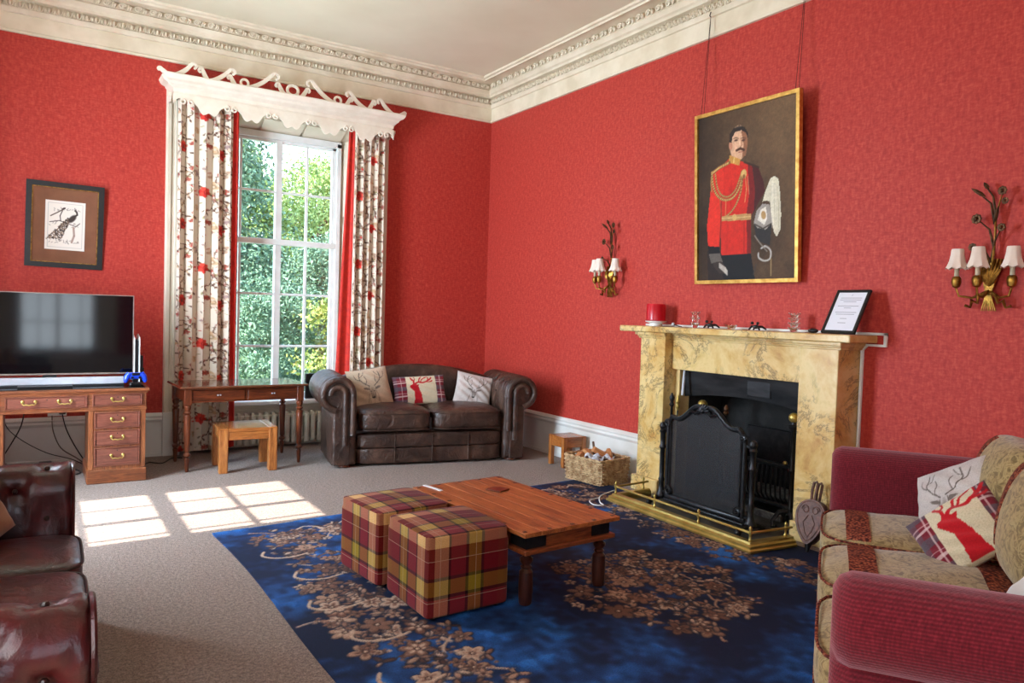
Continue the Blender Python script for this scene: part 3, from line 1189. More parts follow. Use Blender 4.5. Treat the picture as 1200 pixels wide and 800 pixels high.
# ------------------------------------------------------------------ radiator in the window recess
rd = thing('radiator', 'cream column radiator under the sash window sill', 'radiator', (-2.5, 0.045, 0))
fin0 = None
for k in range(25):
    x = -0.84+k*0.07
    if fin0 is None:
        mb = MB()
        mb.prism([(-0.055, 0.07), (-0.045, 0.045), (0.045, 0.045), (0.055, 0.07), (0.055, 0.34), (0.035, 0.372), (-0.035, 0.372), (-0.055, 0.34)], -0.014, 0.014, 'x')
        mb.tube([(0, -0.058, 0.06), (0, -0.062, 0.2), (0, -0.058, 0.35)], [0.026, 0.027, 0.026], 10)
        fin0 = mb.build('radiator_fin', 'radiator', rd)
        fin0.location = (x, 0, 0)
    else:
        share(fin0, 'radiator_fin', (x, 0, 0), rd)
MB().tube([(-0.86, 0, 0.08), (0.86, 0, 0.08)], 0.02, 8).tube([(-0.86, 0, 0.33), (0.86, 0, 0.33)], 0.02, 8).build('header_pipe', 'radiator', rd)
MB().tube([(0.86, 0, 0.08), (0.92, 0, 0.08), (0.92, 0, 0.0)], 0.011, 8).build('feed_pipe', 'radiator', rd)
MB().tube([(-0.86, 0, 0.08), (-0.92, 0, 0.08), (-0.92, 0, 0.0)], 0.011, 8).build('feed_pipe', 'radiator', rd)

# ------------------------------------------------------------------ outside: lawn, trees, shrubs
struct('floor_outside', MB().box(-40, 60, 1.2, 90, -1.0, -0.8), 'grass', smooth=0)


def tree(label, x, y, h, rx, mat, n, leaf=0.2, trunk=True, seed=0, cone=False, name='tree'):
    rg = np.random.default_rng(seed)
    t_ = thing(name, label, 'tree' if name == 'tree' else 'shrub', (x, y, -0.8), 0)
    if trunk:
        mb = MB().tube([(0, 0, 0), (0.1, 0, h*0.4), (0, 0.1, h*0.85)], [h*0.03, h*0.022, h*0.006], 8)
        for k in range(5):
            a = k*1.3
            mb.tube([(0.05, 0, h*(0.3+0.1*k)), (rx*0.6*math.cos(a), rx*0.6*math.sin(a), h*(0.42+0.1*k))], [h*0.010, h*0.003], 6)
        mb.build('trunk', 'bark_tree', t_)
    # leaves gathered in clusters
    nc = 46
    cl = []
    for k in range(nc):
        if cone:
            z = rg.uniform(0.06, 1.0)
            r_ = rx*(1.05-z)*rg.uniform(0.3, 1)
        else:
            z = rg.uniform(0.05 if not trunk else 0.2, 1.0)
            r_ = rx*math.sqrt(max(0.05, 1-((z-0.55)/0.5)**2))*rg.uniform(0.25, 1)
        a = rg.uniform(0, 2*PI)
        cl.append((r_*math.cos(a), r_*math.sin(a), z*h))
    cl = np.array(cl)
    pick = rg.integers(0, nc, n)
    c = cl[pick]+rg.normal(0, 1, (n, 3))*np.array([rx*0.17, rx*0.17, h*0.05])
    d1 = rg.normal(0, 1, (n, 3))
    d1 /= np.linalg.norm(d1, axis=1)[:, None]
    d2 = np.cross(d1, rg.normal(0, 1, (n, 3)))
    d2 /= np.linalg.norm(d2, axis=1)[:, None]
    s_ = rg.uniform(0.6, 1.2, (n, 1))*leaf
    V = np.stack([c-d1*s_, c-d2*s_*0.5, c+d1*s_, c+d2*s_*0.5], 1).reshape(-1, 3)
    q = np.arange(4*n).reshape(-1, 4)
    me = bpy.data.meshes.new('foliage')
    me.vertices.add(len(V))
    me.vertices.foreach_set('co', V.astype(np.float32).ravel())
    me.loops.add(len(q)*4)
    me.loops.foreach_set('vertex_index', q.astype(np.int32).ravel())
    me.polygons.add(len(q))
    me.polygons.foreach_set('loop_start', (np.arange(len(q))*4).astype(np.int32))
    me.update(calc_edges=True)
    me.materials.append(M[mat])
    o = bpy.data.objects.new('foliage', me)
    COL.objects.link(o)
    o.parent = t_
    o['kind'] = 'stuff'
    return t_


tree('dark blue-green conifer seen through the left panes of the window', 1.0, 20, 12.0, 3.0, 'leaf_dark', 42000, 0.10, seed=1, cone=True)
tree('tall sunlit yellow-green tree seen through the right panes of the window', 5.6, 24, 8.3, 3.3, 'leaf_light', 42000, 0.085, seed=2)
tree('pale green tree seen through the middle of the window', 3.0, 27, 8.8, 2.2, 'leaf_light', 30000, 0.09, seed=3)
tree('dark green tree standing behind the shrub outside the window', 3.1, 15, 4.4, 2.2, 'leaf_dark', 34000, 0.06, seed=4)
tree('yellow-green shrub low in the window panes, right of the mullion', 1.5, 8.5, 2.6, 1.3, 'leaf_gold', 9000, 0.06, trunk=False, seed=5, name='shrub')
tree('dark evergreen shrub low in the left window panes', 0.2, 10.0, 2.6, 1.3, 'leaf_dark', 14000, 0.05, trunk=False, seed=6, name='shrub')
tree('far dark tree closing the view behind the conifer', 9.0, 34, 7.6, 5, 'leaf_dark', 16000, 0.22, seed=7)

# ------------------------------------------------------------------ wall picture with peacock print
pc = thing('framed_print', 'black framed ink print of a peacock hanging above the television', 'picture', (-4.48, 0, 2.172), 0)
pc.rotation_euler = (math.radians(3), math.radians(1.0), 0)
W_, H_ = 0.305, 0.382
for (a, b, c, d) in ((-W_, W_, H_-0.045, H_), (-W_, W_, -H_, -H_+0.045)):
    MB().prism([(a, d), (b, d), (b-0.045, c), (a+0.045, c)] if d == H_ else [(a, c), (b, c), (b-0.045, d), (a+0.045, d)][::1], -0.04, -0.008, 'y').build('frame_rail', 'frame_black', pc)
for s_ in (-1, 1):
    MB().prism([(s_*W_, -H_), (s_*W_, H_), (s_*(W_-0.045), H_-0.045), (s_*(W_-0.045), -H_+0.045)], -0.04, -0.008, 'y').build('frame_rail', 'frame_black', pc)
mb = MB()
for s_ in (-1, 1):
    mb.box(s_*(W_-0.052), s_*(W_-0.045), -0.034, -0.012, -H_+0.045, H_-0.045)
    mb.box(-W_+0.045, W_-0.045, -0.034, -0.012, s_*(H_-0.052), s_*(H_-0.045))
mb.build('gilt_slip', 'oldbrass', pc)
MB().box(-W_+0.04, W_-0.04, -0.022, -0.008, -H_+0.04, H_-0.04).build('mount', 'mount', pc)
pk = Canvas(0.26, 0.36, 0.002, (232, 222, 208))
INK = (64, 50, 44)
for e in ((0.018, 0.018), ):
    for q in (((e[0], e[1]), (0.26-e[0], e[1])), ((0.26-e[0], e[1]), (0.26-e[0], 0.36-e[1])), ((0.26-e[0], 0.36-e[1]), (e[0], 0.36-e[1])), ((e[0], 0.36-e[1]), e)):
        pk.line(q, 0.0025, (170, 164, 156))
rg2 = random.Random(3)
for k in range(420):                                     # feathered train
    t_ = rg2.random()
    cx = 0.155-0.10*t_+rg2.uniform(-1, 1)*(0.012+0.038*t_)
    cy = 0.235-0.16*t_+rg2.uniform(-.006, .006)
    pk.ell(cx, cy, 0.0045, 0.003, -1.1, INK if rg2.random() < 0.6 else (150, 126, 104))
pk.ell(0.175, 0.235, 0.035, 0.018, 0.9, INK, 0.5)
pk.line([(0.185, 0.25), (0.207, 0.268), (0.204, 0.285), (0.196, 0.295)], 0.012, INK)
pk.ell(0.194, 0.298, 0.008, 0.006, 0.4, INK)
pk.line([(0.195, 0.303), (0.190, 0.318), (0.188, 0.305)], 0.002, INK)
pk.line([(0.03, 0.20), (0.09, 0.215), (0.14, 0.20), (0.20, 0.18), (0.225, 0.205)], 0.006, INK, 0.8)
pk.line([(0.10, 0.215), (0.095, 0.25), (0.11, 0.29)], 0.007, INK, 0.8)
pk.line([(0.035, 0.245), (0.08, 0.275), (0.115, 0.30)], 0.008, (110, 90, 78))
pk.ell(0.118, 0.305, 0.014, 0.007, 0.5, INK)
pk.line([(0.185, 0.17), (0.19, 0.11), (0.175, 0.06)], 0.014, (150, 120, 104), 0.8)
for k in range(60):
    pk.ell(rg2.uniform(0.03, 0.225), rg2.choice((rg2.uniform(0.05, 0.075), rg2.uniform(0.28, 0.31), rg2.uniform(0.17, 0.21))), 0.008, 0.003, rg2.uniform(0, 3), (120, 108, 98), op=0.5)
X, Y = np.meshgrid((pk.xs-0.13)*1.2, (pk.ys-0.18)*1.22)
o = grid_obj('print', 'paper', np.stack([X, np.full_like(X, -0.027), Y], -1), pk.a, pc, back=(0, 0.004, 0))
o['label'] = 'ink drawing of a peacock with a long train'

# ------------------------------------------------------------------ pedestal desk
dk = thing('pedestal_desk', 'mahogany pedestal desk with brass handles under the television', 'desk', (-4.62, -1.06, 0), 0)
mb = MB().box(-0.735, 0.735, -0.015, 0.62, 0.755, 0.782, 0.006)
mb.box(-0.72, 0.72, 0.0, 0.605, 0.738, 0.757, 0.004)
mb.build('desk_top', 'mahogany', dk)
MB().box(-0.70, 0.70, 0.012, 0.60, 0.7825, 0.788, 0.001).build('glass_sheet', 'deskglass', dk)


def bail_handle(parent, x, z, y=-0.004, w=0.085):
    h = MB()
    for s_ in (-1, 1):
        h.ball((x+s_*w/2, y-0.004, z+0.012), (0.013, 0.007, 0.013), 10, 6)
    h.tube([(x+a, y-b, z+c) for a, b, c in ((-w/2, 0.008, 0.012), (-w/2-0.004, 0.022, 0.002), (-w/2+0.008, 0.026, -0.012), (-w/4, 0.028, -0.008), (0, 0.030, -0.012), (w/4, 0.028, -0.008), (w/2-0.008, 0.026, -0.012), (w/2+0.004, 0.022, 0.002), (w/2, 0.008, 0.012))], 0.0050, 6)
    return h.build('bail_handle', 'brass', parent)


def desk_drawer(x0, x1, z0, z1, handles, name='drawer'):
    d = MB().box(x0, x1, -0.004, 0.02, z0, z1, 0.004)
    e = 0.012
    for q in ((x0-e, x1+e, z1, z1+0.008), (x0-e, x1+e, z0-0.008, z0), (x0-e, x0, z0, z1), (x1, x1+e, z0, z1)):
        d.box(q[0], q[1], -0.010, 0.01, q[2], q[3], 0.003)
    o_ = d.build(name, 'mahogany_red', dk)
    for h in handles:
        bail_handle(o_, h, (z0+z1)/2)
    k = MB().tube([((x0+x1)/2, -0.0045, z1-0.018), ((x0+x1)/2, 0.0, z1-0.018)], 0.005, 8)
    k.build('keyhole', 'iron', o_)
    return o_


for sgn in (-1, 1):
    cx = sgn*0.495
    mb = MB().box(cx-0.205, cx+0.205, 0.006, 0.59, 0.10, 0.60, 0.003)
    mb.box(cx-0.21, cx-0.175, 0.0, 0.02, 0.115, 0.60, 0.002).box(cx+0.175, cx+0.21, 0.0, 0.02, 0.115, 0.60, 0.002)
    mb.build('pedestal', 'mahogany_v', dk)
    MB().box(cx-0.222, cx+0.222, -0.012, 0.60, 0.0, 0.112, 0.008).build('plinth', 'mahogany', dk)
    for z0, z1 in ((0.150, 0.288), (0.318, 0.430), (0.462, 0.580)):
        desk_drawer(cx-0.155, cx+0.155, z0, z1, (cx,))
    desk_drawer(cx-0.17, cx+0.17, 0.648, 0.728, (cx,))
mb = MB().box(-0.71, 0.71, 0.004, 0.60, 0.60, 0.74, 0.003)
mb.box(-0.715, 0.715, -0.004, 0.02, 0.598, 0.622, 0.004)
mb.build('drawer_carcass', 'mahogany', dk)
desk_drawer(-0.265, 0.265, 0.642, 0.722, (-0.12, 0.12))

# ------------------------------------------------------------------ television, speaker bar, console
tv = thing('television', 'large flat black television with thin metal bezel on the desk', 'television', (-4.60, -0.72, 0.788), 0)
MB().box(-0.62, 0.62, -0.018, 0.022, 0.085, 0.765, 0.006).build('cabinet', 'silver', tv)
MB().box(-0.612, 0.612, -0.022, -0.016, 0.098, 0.757, 0.001).build('screen', 'screen', tv)
mb = MB()
for q in ((-0.62, 0.62, 0.757, 0.765), (-0.62, 0.62, 0.085, 0.100), (-0.62, -0.612, 0.085, 0.765), (0.612, 0.62, 0.085, 0.765)):
    mb.box(q[0], q[1], -0.026, -0.015, q[2], q[3], 0.002)
mb.build('bezel', 'bezel', tv)
mb = MB().box(-0.05, 0.05, -0.008, 0.02, 0.01, 0.10, 0.003)
mb.box(-0.22, 0.16, -0.23, 0.07, 0.0, 0.012, 0.004)
mb.build('stand', 'black', tv)
sb = thing('sound_bar', 'long light grey sound bar below the television screen', 'speaker', (-4.66, -0.82, 0.789), 0)
MB().box(-0.60, 0.60, -0.03, 0.03, 0.012, 0.072, 0.006).build('cabinet', 'silver', sb)
MB().box(-0.60, 0.60, -0.026, 0.026, 0.0, 0.012, 0.0).build('foot_strip', 'black', sb)
gc = thing('games_console', 'upright games console with white side plates beside the television', 'console', (-3.955, -0.64, 0.788), 0.0)
for s_ in (-1, 1):
    MB().prism([(-0.12, 0.015), (0.13, 0.015), (0.14, 0.40), (0.02, 0.43), (-0.11, 0.40)], s_*0.020-0.004, s_*0.020+0.004, 'x').build('side_plate', 'white', gc)
MB().box(-0.016, 0.016, -0.10, 0.12, 0.01, 0.38, 0.006).build('console_body', 'black', gc)
gb = thing('slim_box', 'slim black box with a red band standing behind the blue controller', 'box', (-3.90, -0.58, 0.788), 0)
MB().box(-0.014, 0.014, -0.06, 0.06, 0.0, 0.235, 0.003).build('box_body', 'black', gb)
MB().box(0.006, 0.020, -0.066, 0.06, 0.13, 0.245, 0.003).build('red_band', 'redplastic', gb)
dc = thing('charging_dock', 'small black charging dock holding a blue controller', 'dock', (-3.985, -0.93, 0.788), 0.1)
MB().box(-0.045, 0.045, -0.035, 0.035, 0, 0.03, 0.008).box(-0.02, 0.02, -0.012, 0.012, 0.02, 0.09, 0.004).build('dock_body', 'black', dc)
ct = thing('game_controller', 'bright blue game controller standing on its dock at the desk edge', 'controller', (-3.985, -0.95, 0.80), 0.1)
mb = MB().soft((0.058, 0.018, 0.028), 4, 6, c=(0, 0, 0.075))
for s_ in (-1, 1):
    mb.tube([(s_*0.045, 0, 0.095), (s_*0.064, 0.0, 0.07), (s_*0.075, -0.004, 0.035), (s_*0.074, -0.006, 0.018)], [0.022, 0.024, 0.019, 0.010], 10)
mb.build('controller_body', 'blue', ct)
mb = MB()
for s_ in (-1, 1):
    mb.tube([(s_*0.028, -0.016, 0.062), (s_*0.028, -0.030, 0.062)], [0.008, 0.010], 10)
mb.box(-0.03, 0.03, -0.021, -0.015, 0.078, 0.10, 0.002)
mb.build('thumb_stick', 'black', ct)

# wall socket, plugs and cables under the desk
so = thing('wall_socket', 'double white wall socket above the skirting behind the desk', 'socket', (-4.53, 0, 0.475))
MB().box(-0.075, 0.075, -0.012, 0, -0.043, 0.043, 0.004).build('face_plate', 'white', so)
MB().box(-0.055, -0.035, -0.016, -0.01, 0.01, 0.03, 0.002).box(0.0, 0.02, -0.016, -0.01, 0.01, 0.03, 0.002).build('switch', 'white', so)
pl = thing('plug', 'black plug in the wall socket behind the desk', 'plug', (-4.49, -0.012, 0.475))
MB().box(-0.026, 0.026, -0.035, 0, -0.024, 0.026, 0.006).build('plug_body', 'black', pl)


def cable(label, pts, rad, mat):
    P = [Vector(p) for p in pts]
    out_ = []
    for i in range(len(P)-1):
        p0, p1, p2, p3 = P[max(i-1, 0)], P[i], P[i+1], P[min(i+2, len(P)-1)]
        for k in range(6):
            t_ = k/6
            out_.append(0.5*((2*p1)+(-p0+p2)*t_+(2*p0-5*p1+4*p2-p3)*t_*t_+(-p0+3*p1-3*p2+p3)*t_**3))
    out_.append(P[-1])
    return tag(MB().tube(out_, rad, 6).build('cable', mat), label, 'cable')


cable('black cable falling from the plug to the floor behind the desk', [(-4.49, -0.045, 0.45), (-4.46, -0.06, 0.32), (-4.40, -0.10, 0.18), (-4.33, -0.20, 0.06), (-4.28, -0.32, 0.008)], 0.005, 'cable')
cable('grey-brown cable looping from the socket to the floor', [(-4.57, -0.02, 0.44), (-4.56, -0.05, 0.30), (-4.50, -0.09, 0.15), (-4.38, -0.15, 0.06), (-4.30, -0.26, 0.008)], 0.005, 'cable_grey')
cable('dark cable slanting down left under the desk', [(-4.77, -0.30, 0.60), (-4.80, -0.25, 0.40), (-4.88, -0.20, 0.22), (-4.98, -0.25, 0.05), (-5.02, -0.30, 0.008)], 0.005, 'cable')
cable('thin cable hanging in a long curve along the skirting behind the desk', [(-4.93, -0.20, 0.60), (-4.92, -0.15, 0.40), (-4.82, -0.10, 0.26), (-4.62, -0.10, 0.12), (-4.42, -0.14, 0.05), (-4.32, -0.25, 0.008)], 0.004, 'cable')
cable('black flex curling on the carpet right of the desk', [(-3.88, -0.50, 0.006), (-3.80, -0.34, 0.006), (-3.70, -0.42, 0.006), (-3.58, -0.20, 0.006), (-3.50, -0.24, 0.006)], 0.005, 'cable')
cable('coiled black flex lying on the carpet by the desk pedestal', [(-4.50, -0.50, 0.006), (-4.40, -0.42, 0.006), (-4.37, -0.58, 0.006), (-4.47, -0.66, 0.006), (-4.55, -0.56, 0.008), (-4.44, -0.44, 0.014)], 0.006, 'cable')
ad = thing('power_adapter', 'small black power adapter on the floor by the skirting', 'adapter', (-4.62, -0.14, 0))
MB().box(-0.05, 0.05, -0.03, 0.03, 0, 0.045, 0.006).build('adapter_body', 'black', ad)

# ------------------------------------------------------------------ side table with turned legs and its stool
st = thing('side_table', 'dark polished writing table with two drawers and turned legs before the window', 'table', (-3.065, -0.60, 0), math.radians(2.0))
MB().box(-0.575, 0.575, -0.325, 0.325, 0.742, 0.765, 0.008).build('table_top', 'tabletop_gloss', st)
LEG = [(0.012, 0.0), (0.016, 0.01), (0.020, 0.09), (0.024, 0.12), (0.014, 0.13), (0.030, 0.145), (0.032, 0.16), (0.016, 0.178), (0.022, 0.19), (0.030, 0.46), (0.032, 0.50), (0.020, 0.512), (0.034, 0.53), (0.020, 0.548), (0.028, 0.56), (0.032, 0.585), (0.024, 0.60)]
for sx_ in (-1, 1):
    for sy_ in (-1, 1):
        MB().lathe(LEG, (sx_*0.505, sy_*0.262, 0), 16).box(sx_*0.505-0.031, sx_*0.505+0.031, sy_*0.262-0.031, sy_*0.262+0.031, 0.598, 0.742, 0.003).build('leg', 'tablewood_v', st)
mb = MB()
for s_ in (-1, 1):
    mb.box(s_*0.505-0.01, s_*0.505+0.01, -0.235, 0.235, 0.618, 0.742)
mb.box(-0.475, 0.475, 0.25, 0.27, 0.618, 0.742)
mb.box(-0.475, 0.475, -0.272, -0.255, 0.728, 0.742).box(-0.475, 0.475, -0.272, -0.255, 0.618, 0.632).box(-0.012, 0.012, -0.272, -0.255, 0.618, 0.742)
mb.build('apron', 'tablewood', st)
for s_ in (-1, 1):
    d = MB().box(s_*0.243-0.228, s_*0.243+0.228, -0.280, -0.255, 0.634, 0.726, 0.003).build('drawer', 'tablewood', st)
    k = MB()
    for q in (-0.011, 0.011):
        k.lathe([(0.004, 0), (0.004, 0.008), (0.008, 0.012), (0.006, 0.018), (0.001, 0.020)], (0, 0, 0), 8, T=Matrix.Translation((s_*0.243+q, -0.280, 0.682)) @ Matrix.Rotation(PI/2, 4, 'X'))
    k.build('knob', 'silver', d)


def stool(label, loc, rz, w, d, h, leg, top_t, name='stool'):
    t_ = thing(name, label, 'stool', loc, rz)
    for sx_ in (-1, 1):
        for sy_ in (-1, 1):
            x, y_ = sx_*(w/2-leg/2), sy_*(d/2-leg/2)
            MB().box(x-leg/2, x+leg/2, y_-leg/2, y_+leg/2, 0, h-0.004, 0.004).build('leg', 'stool', t_)
    MB().box(-w/2+leg, w/2-leg, -d/2, d/2, h-top_t, h, 0.003).build('seat_board', 'stool_h', t_)
    for s_ in (-1, 1):
        a, b = sorted((s_*(w/2-leg+0.002), s_*w/2))
        MB().box(a, b, -d/2, d/2, h-top_t*0.6, h+0.001, 0.003).build('end_board', 'stool_h', t_)
        MB().box(-w/2+leg, w/2-leg, s_*(d/2-0.02)-0.012, s_*(d/2-0.02)+0.012, h-0.105, h-top_t, 0.002).build('rail', 'stool_h', t_)
        MB().box(s_*(w/2-0.02)-0.012, s_*(w/2-0.02)+0.012, -d/2+leg, d/2-leg, h-0.105, h-top_t*0.6, 0.002).build('rail', 'stool_h', t_)
    return t_


stool('square orange-brown wooden stool under the writing table', (-3.065, -0.86, 0), math.radians(-3), 0.50, 0.48, 0.40, 0.075, 0.03)
stool('small low wooden stool against the skirting beside the log basket', (-0.20, -2.02, 0), math.radians(-2), 0.27, 0.27, 0.30, 0.045, 0.025)

sp = thing('tablet_screen', 'black rectangular panel propped on the window sill beside the brown sofa', 'screen', (-2.10, 0.09, 0.50), 0)
MB().box(-0.115, 0.115, -0.014, 0.014, 0.0, 0.275, 0.006).build('panel', 'black', sp)
MB().box(-0.108, 0.108, -0.0155, -0.013, 0.008, 0.267, 0.001).build('display', 'frame_black', sp)
MB().box(-0.03, 0.03, 0.012, 0.06, 0.0, 0.16, 0.003).build('prop', 'black', sp)
cable('thin dark lead trailing from the sill panel down the wall', [(-2.02, 0.0, 0.50), (-1.99, -0.02, 0.44), (-2.05, -0.02, 0.34), (-2.12, -0.03, 0.25)], 0.003, 'cable')


# ------------------------------------------------------------------ upholstery helpers
def arm_outline(x0, r_, cz, z0, out_w, n=26, cx=None):
    """outline of a scrolled arm, inner side at x0, growing outwards (+x); returns list of (x, z) and index of the roll"""
    cx = x0+r_ if cx is None else cx
    pts = [(x0, z0+(cz-z0)*t_) for t_ in np.linspace(0, 1, 8)[:-1]]
    a0, a1 = PI, -0.42*PI
    for t_ in np.linspace(0, 1, n):
        a = a0+(a1-a0)*t_
        pts.append((cx+r_*math.cos(a), cz+r_*math.sin(a)))
    ex, ez = pts[-1]
    tx = x0+out_w
    for t_ in np.linspace(0, 1, 4)[1:]:
        pts.append((ex+(tx-ex)*t_, ez+(-0.05)*t_))
    zt_ = pts[-1][1]
    for t_ in np.linspace(0, 1, 6)[1:]:
        pts.append((tx, zt_+(z0-zt_)*t_))
    return pts


def offset(pts, d):
    n = len(pts)
    out_ = []
    for i in range(n):
        a, b = pts[i-1], pts[(i+1) % n]
        tx, tz = b[0]-a[0], b[1]-a[1]
        L = math.hypot(tx, tz)+1e-9
        out_.append((pts[i][0]-tz/L*d, pts[i][1]+tx/L*d))
    return out_


def build_arm(name, mat, parent, ol, y0, y1, mirror=False, disp=None, ny=24, front_round=0.03):
    """arm swept along y; ol goes clockwise seen from the front (-y)"""
    ss = [0]
    for i in range(1, len(ol)):
        ss.append(ss[-1]+math.hypot(ol[i][0]-ol[i-1][0], ol[i][1]-ol[i-1][1]))
    rings = []
    ys = [(y0, front_round), (y0+front_round*0.35, front_round*0.35), (y0+front_round, 0)]
    ys += [(y, 0) for y in np.linspace(y0+front_round, y1, ny)[1:]]
    for y, inset in ys:
        base = offset(ol, -inset) if inset else ol
        ring = []
        if disp:
            nn = offset(ol, 1.0)
        for i, (x, z) in enumerate(base):
            if disp:
                k = disp(ss[i], y-y0, i)
                x += (nn[i][0]-ol[i][0])*k
                z += (nn[i][1]-ol[i][1])*k
            ring.append(((-x if mirror else x), y, z))
        rings.append(ring[::-1] if mirror else ring)
    return MB().rings(rings).build(name, mat, parent, 50)


def loop_piping(mb, hx, hy, z, c=(0, 0), p=6, rad=0.006, n=44):
    pts = []
    for k in range(n):
        a = 2*PI*k/n
        ca, sa = math.cos(a), math.sin(a)
        q = (abs(ca)**p+abs(sa)**p)**(-1/p)
        pts.append((c[0]+hx*ca*q, c[1]+hy*sa*q, z))
    mb.tube(pts, rad, 6, loop=True)


# ------------------------------------------------------------------ brown leather two-seat sofa
sf = thing('leather_sofa', 'dark brown leather two-seat sofa with rolled arms in the far corner', 'sofa', (-1.425, -1.473, 0), math.radians(-11.2))
mb = MB().soft((0.735, 0.30, 0.075), 10, 10, c=(0, 0.32, 0.245))
mb.soft((0.735, 0.30, 0.082), 12, 10, c=(0, 0.33, 0.10))
mb.build('seat_base', 'leather', sf)
mb = MB().box(-0.74, 0.74, 0.1, 0.86, 0.03, 0.45, 0.01)
mb.build('frame', 'leather', sf)
seam = MB()
for x in (-0.37, 0.0, 0.37):
    seam.box(x-0.003, x+0.003, 0.012, 0.05, 0.03, 0.31, 0.001)
seam.build('base_seam', 'leather', sf)
for s_ in (-1, 1):
    def wr(pt, q):
        x, y_, z = pt
        z += 0.006*math.sin(x*60+y_*25)*(1-abs(q[0])**4) if q[2] > -0.5 and q[1] < -0.6 else 0.004*math.sin(x*24+y_*31)
        return [x, y_, z]
    c = MB().soft((0.362, 0.34, 0.105), 6, 14, puff=0.035, c=(s_*0.366, 0.33, 0.435), fn=wr).build('seat_cushion', 'leather', sf)
    pb = MB()
    loop_piping(pb, 0.360, 0.338, 0.505, (s_*0.366, 0.33), rad=0.006)
    loop_piping(pb, 0.360, 0.338, 0.350, (s_*0.366, 0.33), rad=0.006)
    pb.build('piping', 'leather', c)
# camel back
rings = []
for t_ in np.linspace(-1, 1, 41):
    x = t_*0.93
    h = 0.90-0.13*abs(t_)**2.2+0.035*math.cos(t_*PI*0.5)**2
    th = 0.10
    rings.append([(x, y_, z) for y_, z in ((0.62, 0.30), (0.66, h-0.16), (0.67, h-0.06), (0.70, h-0.012), (0.75, h), (0.80, h-0.02), (0.83, h-0.08), (0.84, h-0.20), (0.86, 0.05), (0.70, 0.05))])
bk = MB().rings(rings).build('back', 'leather', sf, 60)
MB().box(-0.003, 0.003, 0.655, 0.664, 0.45, 0.78, 0.0).build('back_seam', 'leather', bk)
ol = arm_outline(0.745, 0.175, 0.695, 0.03, 0.22)
pl_ = lambda s, y_, i: (-0.034*(1-abs(math.sin(y_*PI/0.066)))**2.5 if 8 <= i <= 34 else 0)
ARMBTN = [(0.50, 0.22), (0.50, 0.44), (0.66, 0.33), (0.66, 0.55), (0.80, 0.22), (0.80, 0.44)]


def tuft(btn, rad, depth, crease=0.0):
    def fn(s, y_, i):
        k = 0
        for (bs, by) in btn:
            d2 = ((s-bs)**2+(y_-by)**2)/rad**2
            k -= depth*math.exp(-d2)
        return k
    return fn


tf = tuft(ARMBTN, 0.035, 0.022)
for mir in (True, False):
    a = build_arm('arm', 'leather', sf, ol, -0.0, 0.84, mir, (lambda s, y_, i: pl_(s, y_, i)*(1 if s > 0.85 or mir else 0.4)+tf(s, y_, i)), ny=120)
    # padded facing that follows the scroll
    face = [p for i, p in enumerate(ol)]
    sx_ = -1 if mir else 1
    roll = offset(ol, -0.035)[3:33]
    MB().tube([(sx_*x, -0.006, z) for x, z in roll], 0.030, 8).build('scroll_facing', 'leather', a, 60)
    inner = [(x, z) for x, z in offset(ol, -0.105)[2:26] if True]
    MB().tube([(sx_*x, -0.004, z) for x, z in inner], [0.030]*len(inner), 8).build('scroll_facing', 'leather', a, 60)
    MB().box(min(sx_*0.80, sx_*0.955), max(sx_*0.80, sx_*0.955), -0.004, 0.03, 0.03, 0.56, 0.01).build('arm_panel', 'leather', a)
    bt = MB()
    base = ol
    for (bs, by) in ARMBTN:
        acc = 0
        for i in range(1, len(ol)):
            L = math.hypot(ol[i][0]-ol[i-1][0], ol[i][1]-ol[i-1][1])
            if acc+L >= bs:
                t_ = (bs-acc)/L
                px, pz = ol[i-1][0]+(ol[i][0]-ol[i-1][0])*t_, ol[i-1][1]+(ol[i][1]-ol[i-1][1])*t_
                nrm = offset(ol, -0.015)[i]
                bt = MB().ball((sx_*(px+(nrm[0]-ol[i][0])), by, pz+(nrm[1]-ol[i][1])), 0.010, 8, 5)
                bt.build('button', 'button', a)
                break
            acc += L
for x in (-0.84, 0.84):
    for y_ in (0.07, 0.78):
        MB().lathe([(0.040, 0), (0.058, 0.012), (0.056, 0.026), (0.038, 0.034)], (x, y_, 0), 16).build('bun_foot', 'tablewood', sf)

# ------------------------------------------------------------------ printed cushions
DK, DR, LINEN = (96, 82, 74), (190, 24, 34), (214, 200, 184)


def bez(pts, n=8):
    P = [Vector((*p, 0)) for p in pts]
    out_ = []
    for i in range(len(P)-1):
        p0, p1, p2, p3 = P[max(i-1, 0)], P[i], P[i+1], P[min(i+2, len(P)-1)]
        for k in range(n):
            t_ = k/n
            v = 0.5*((2*p1)+(-p0+p2)*t_+(2*p0-5*p1+4*p2-p3)*t_*t_+(-p0+3*p1-3*p2+p3)*t_**3)
            out_.append((v.x, v.y))
    out_.append(pts[-1])
    return out_


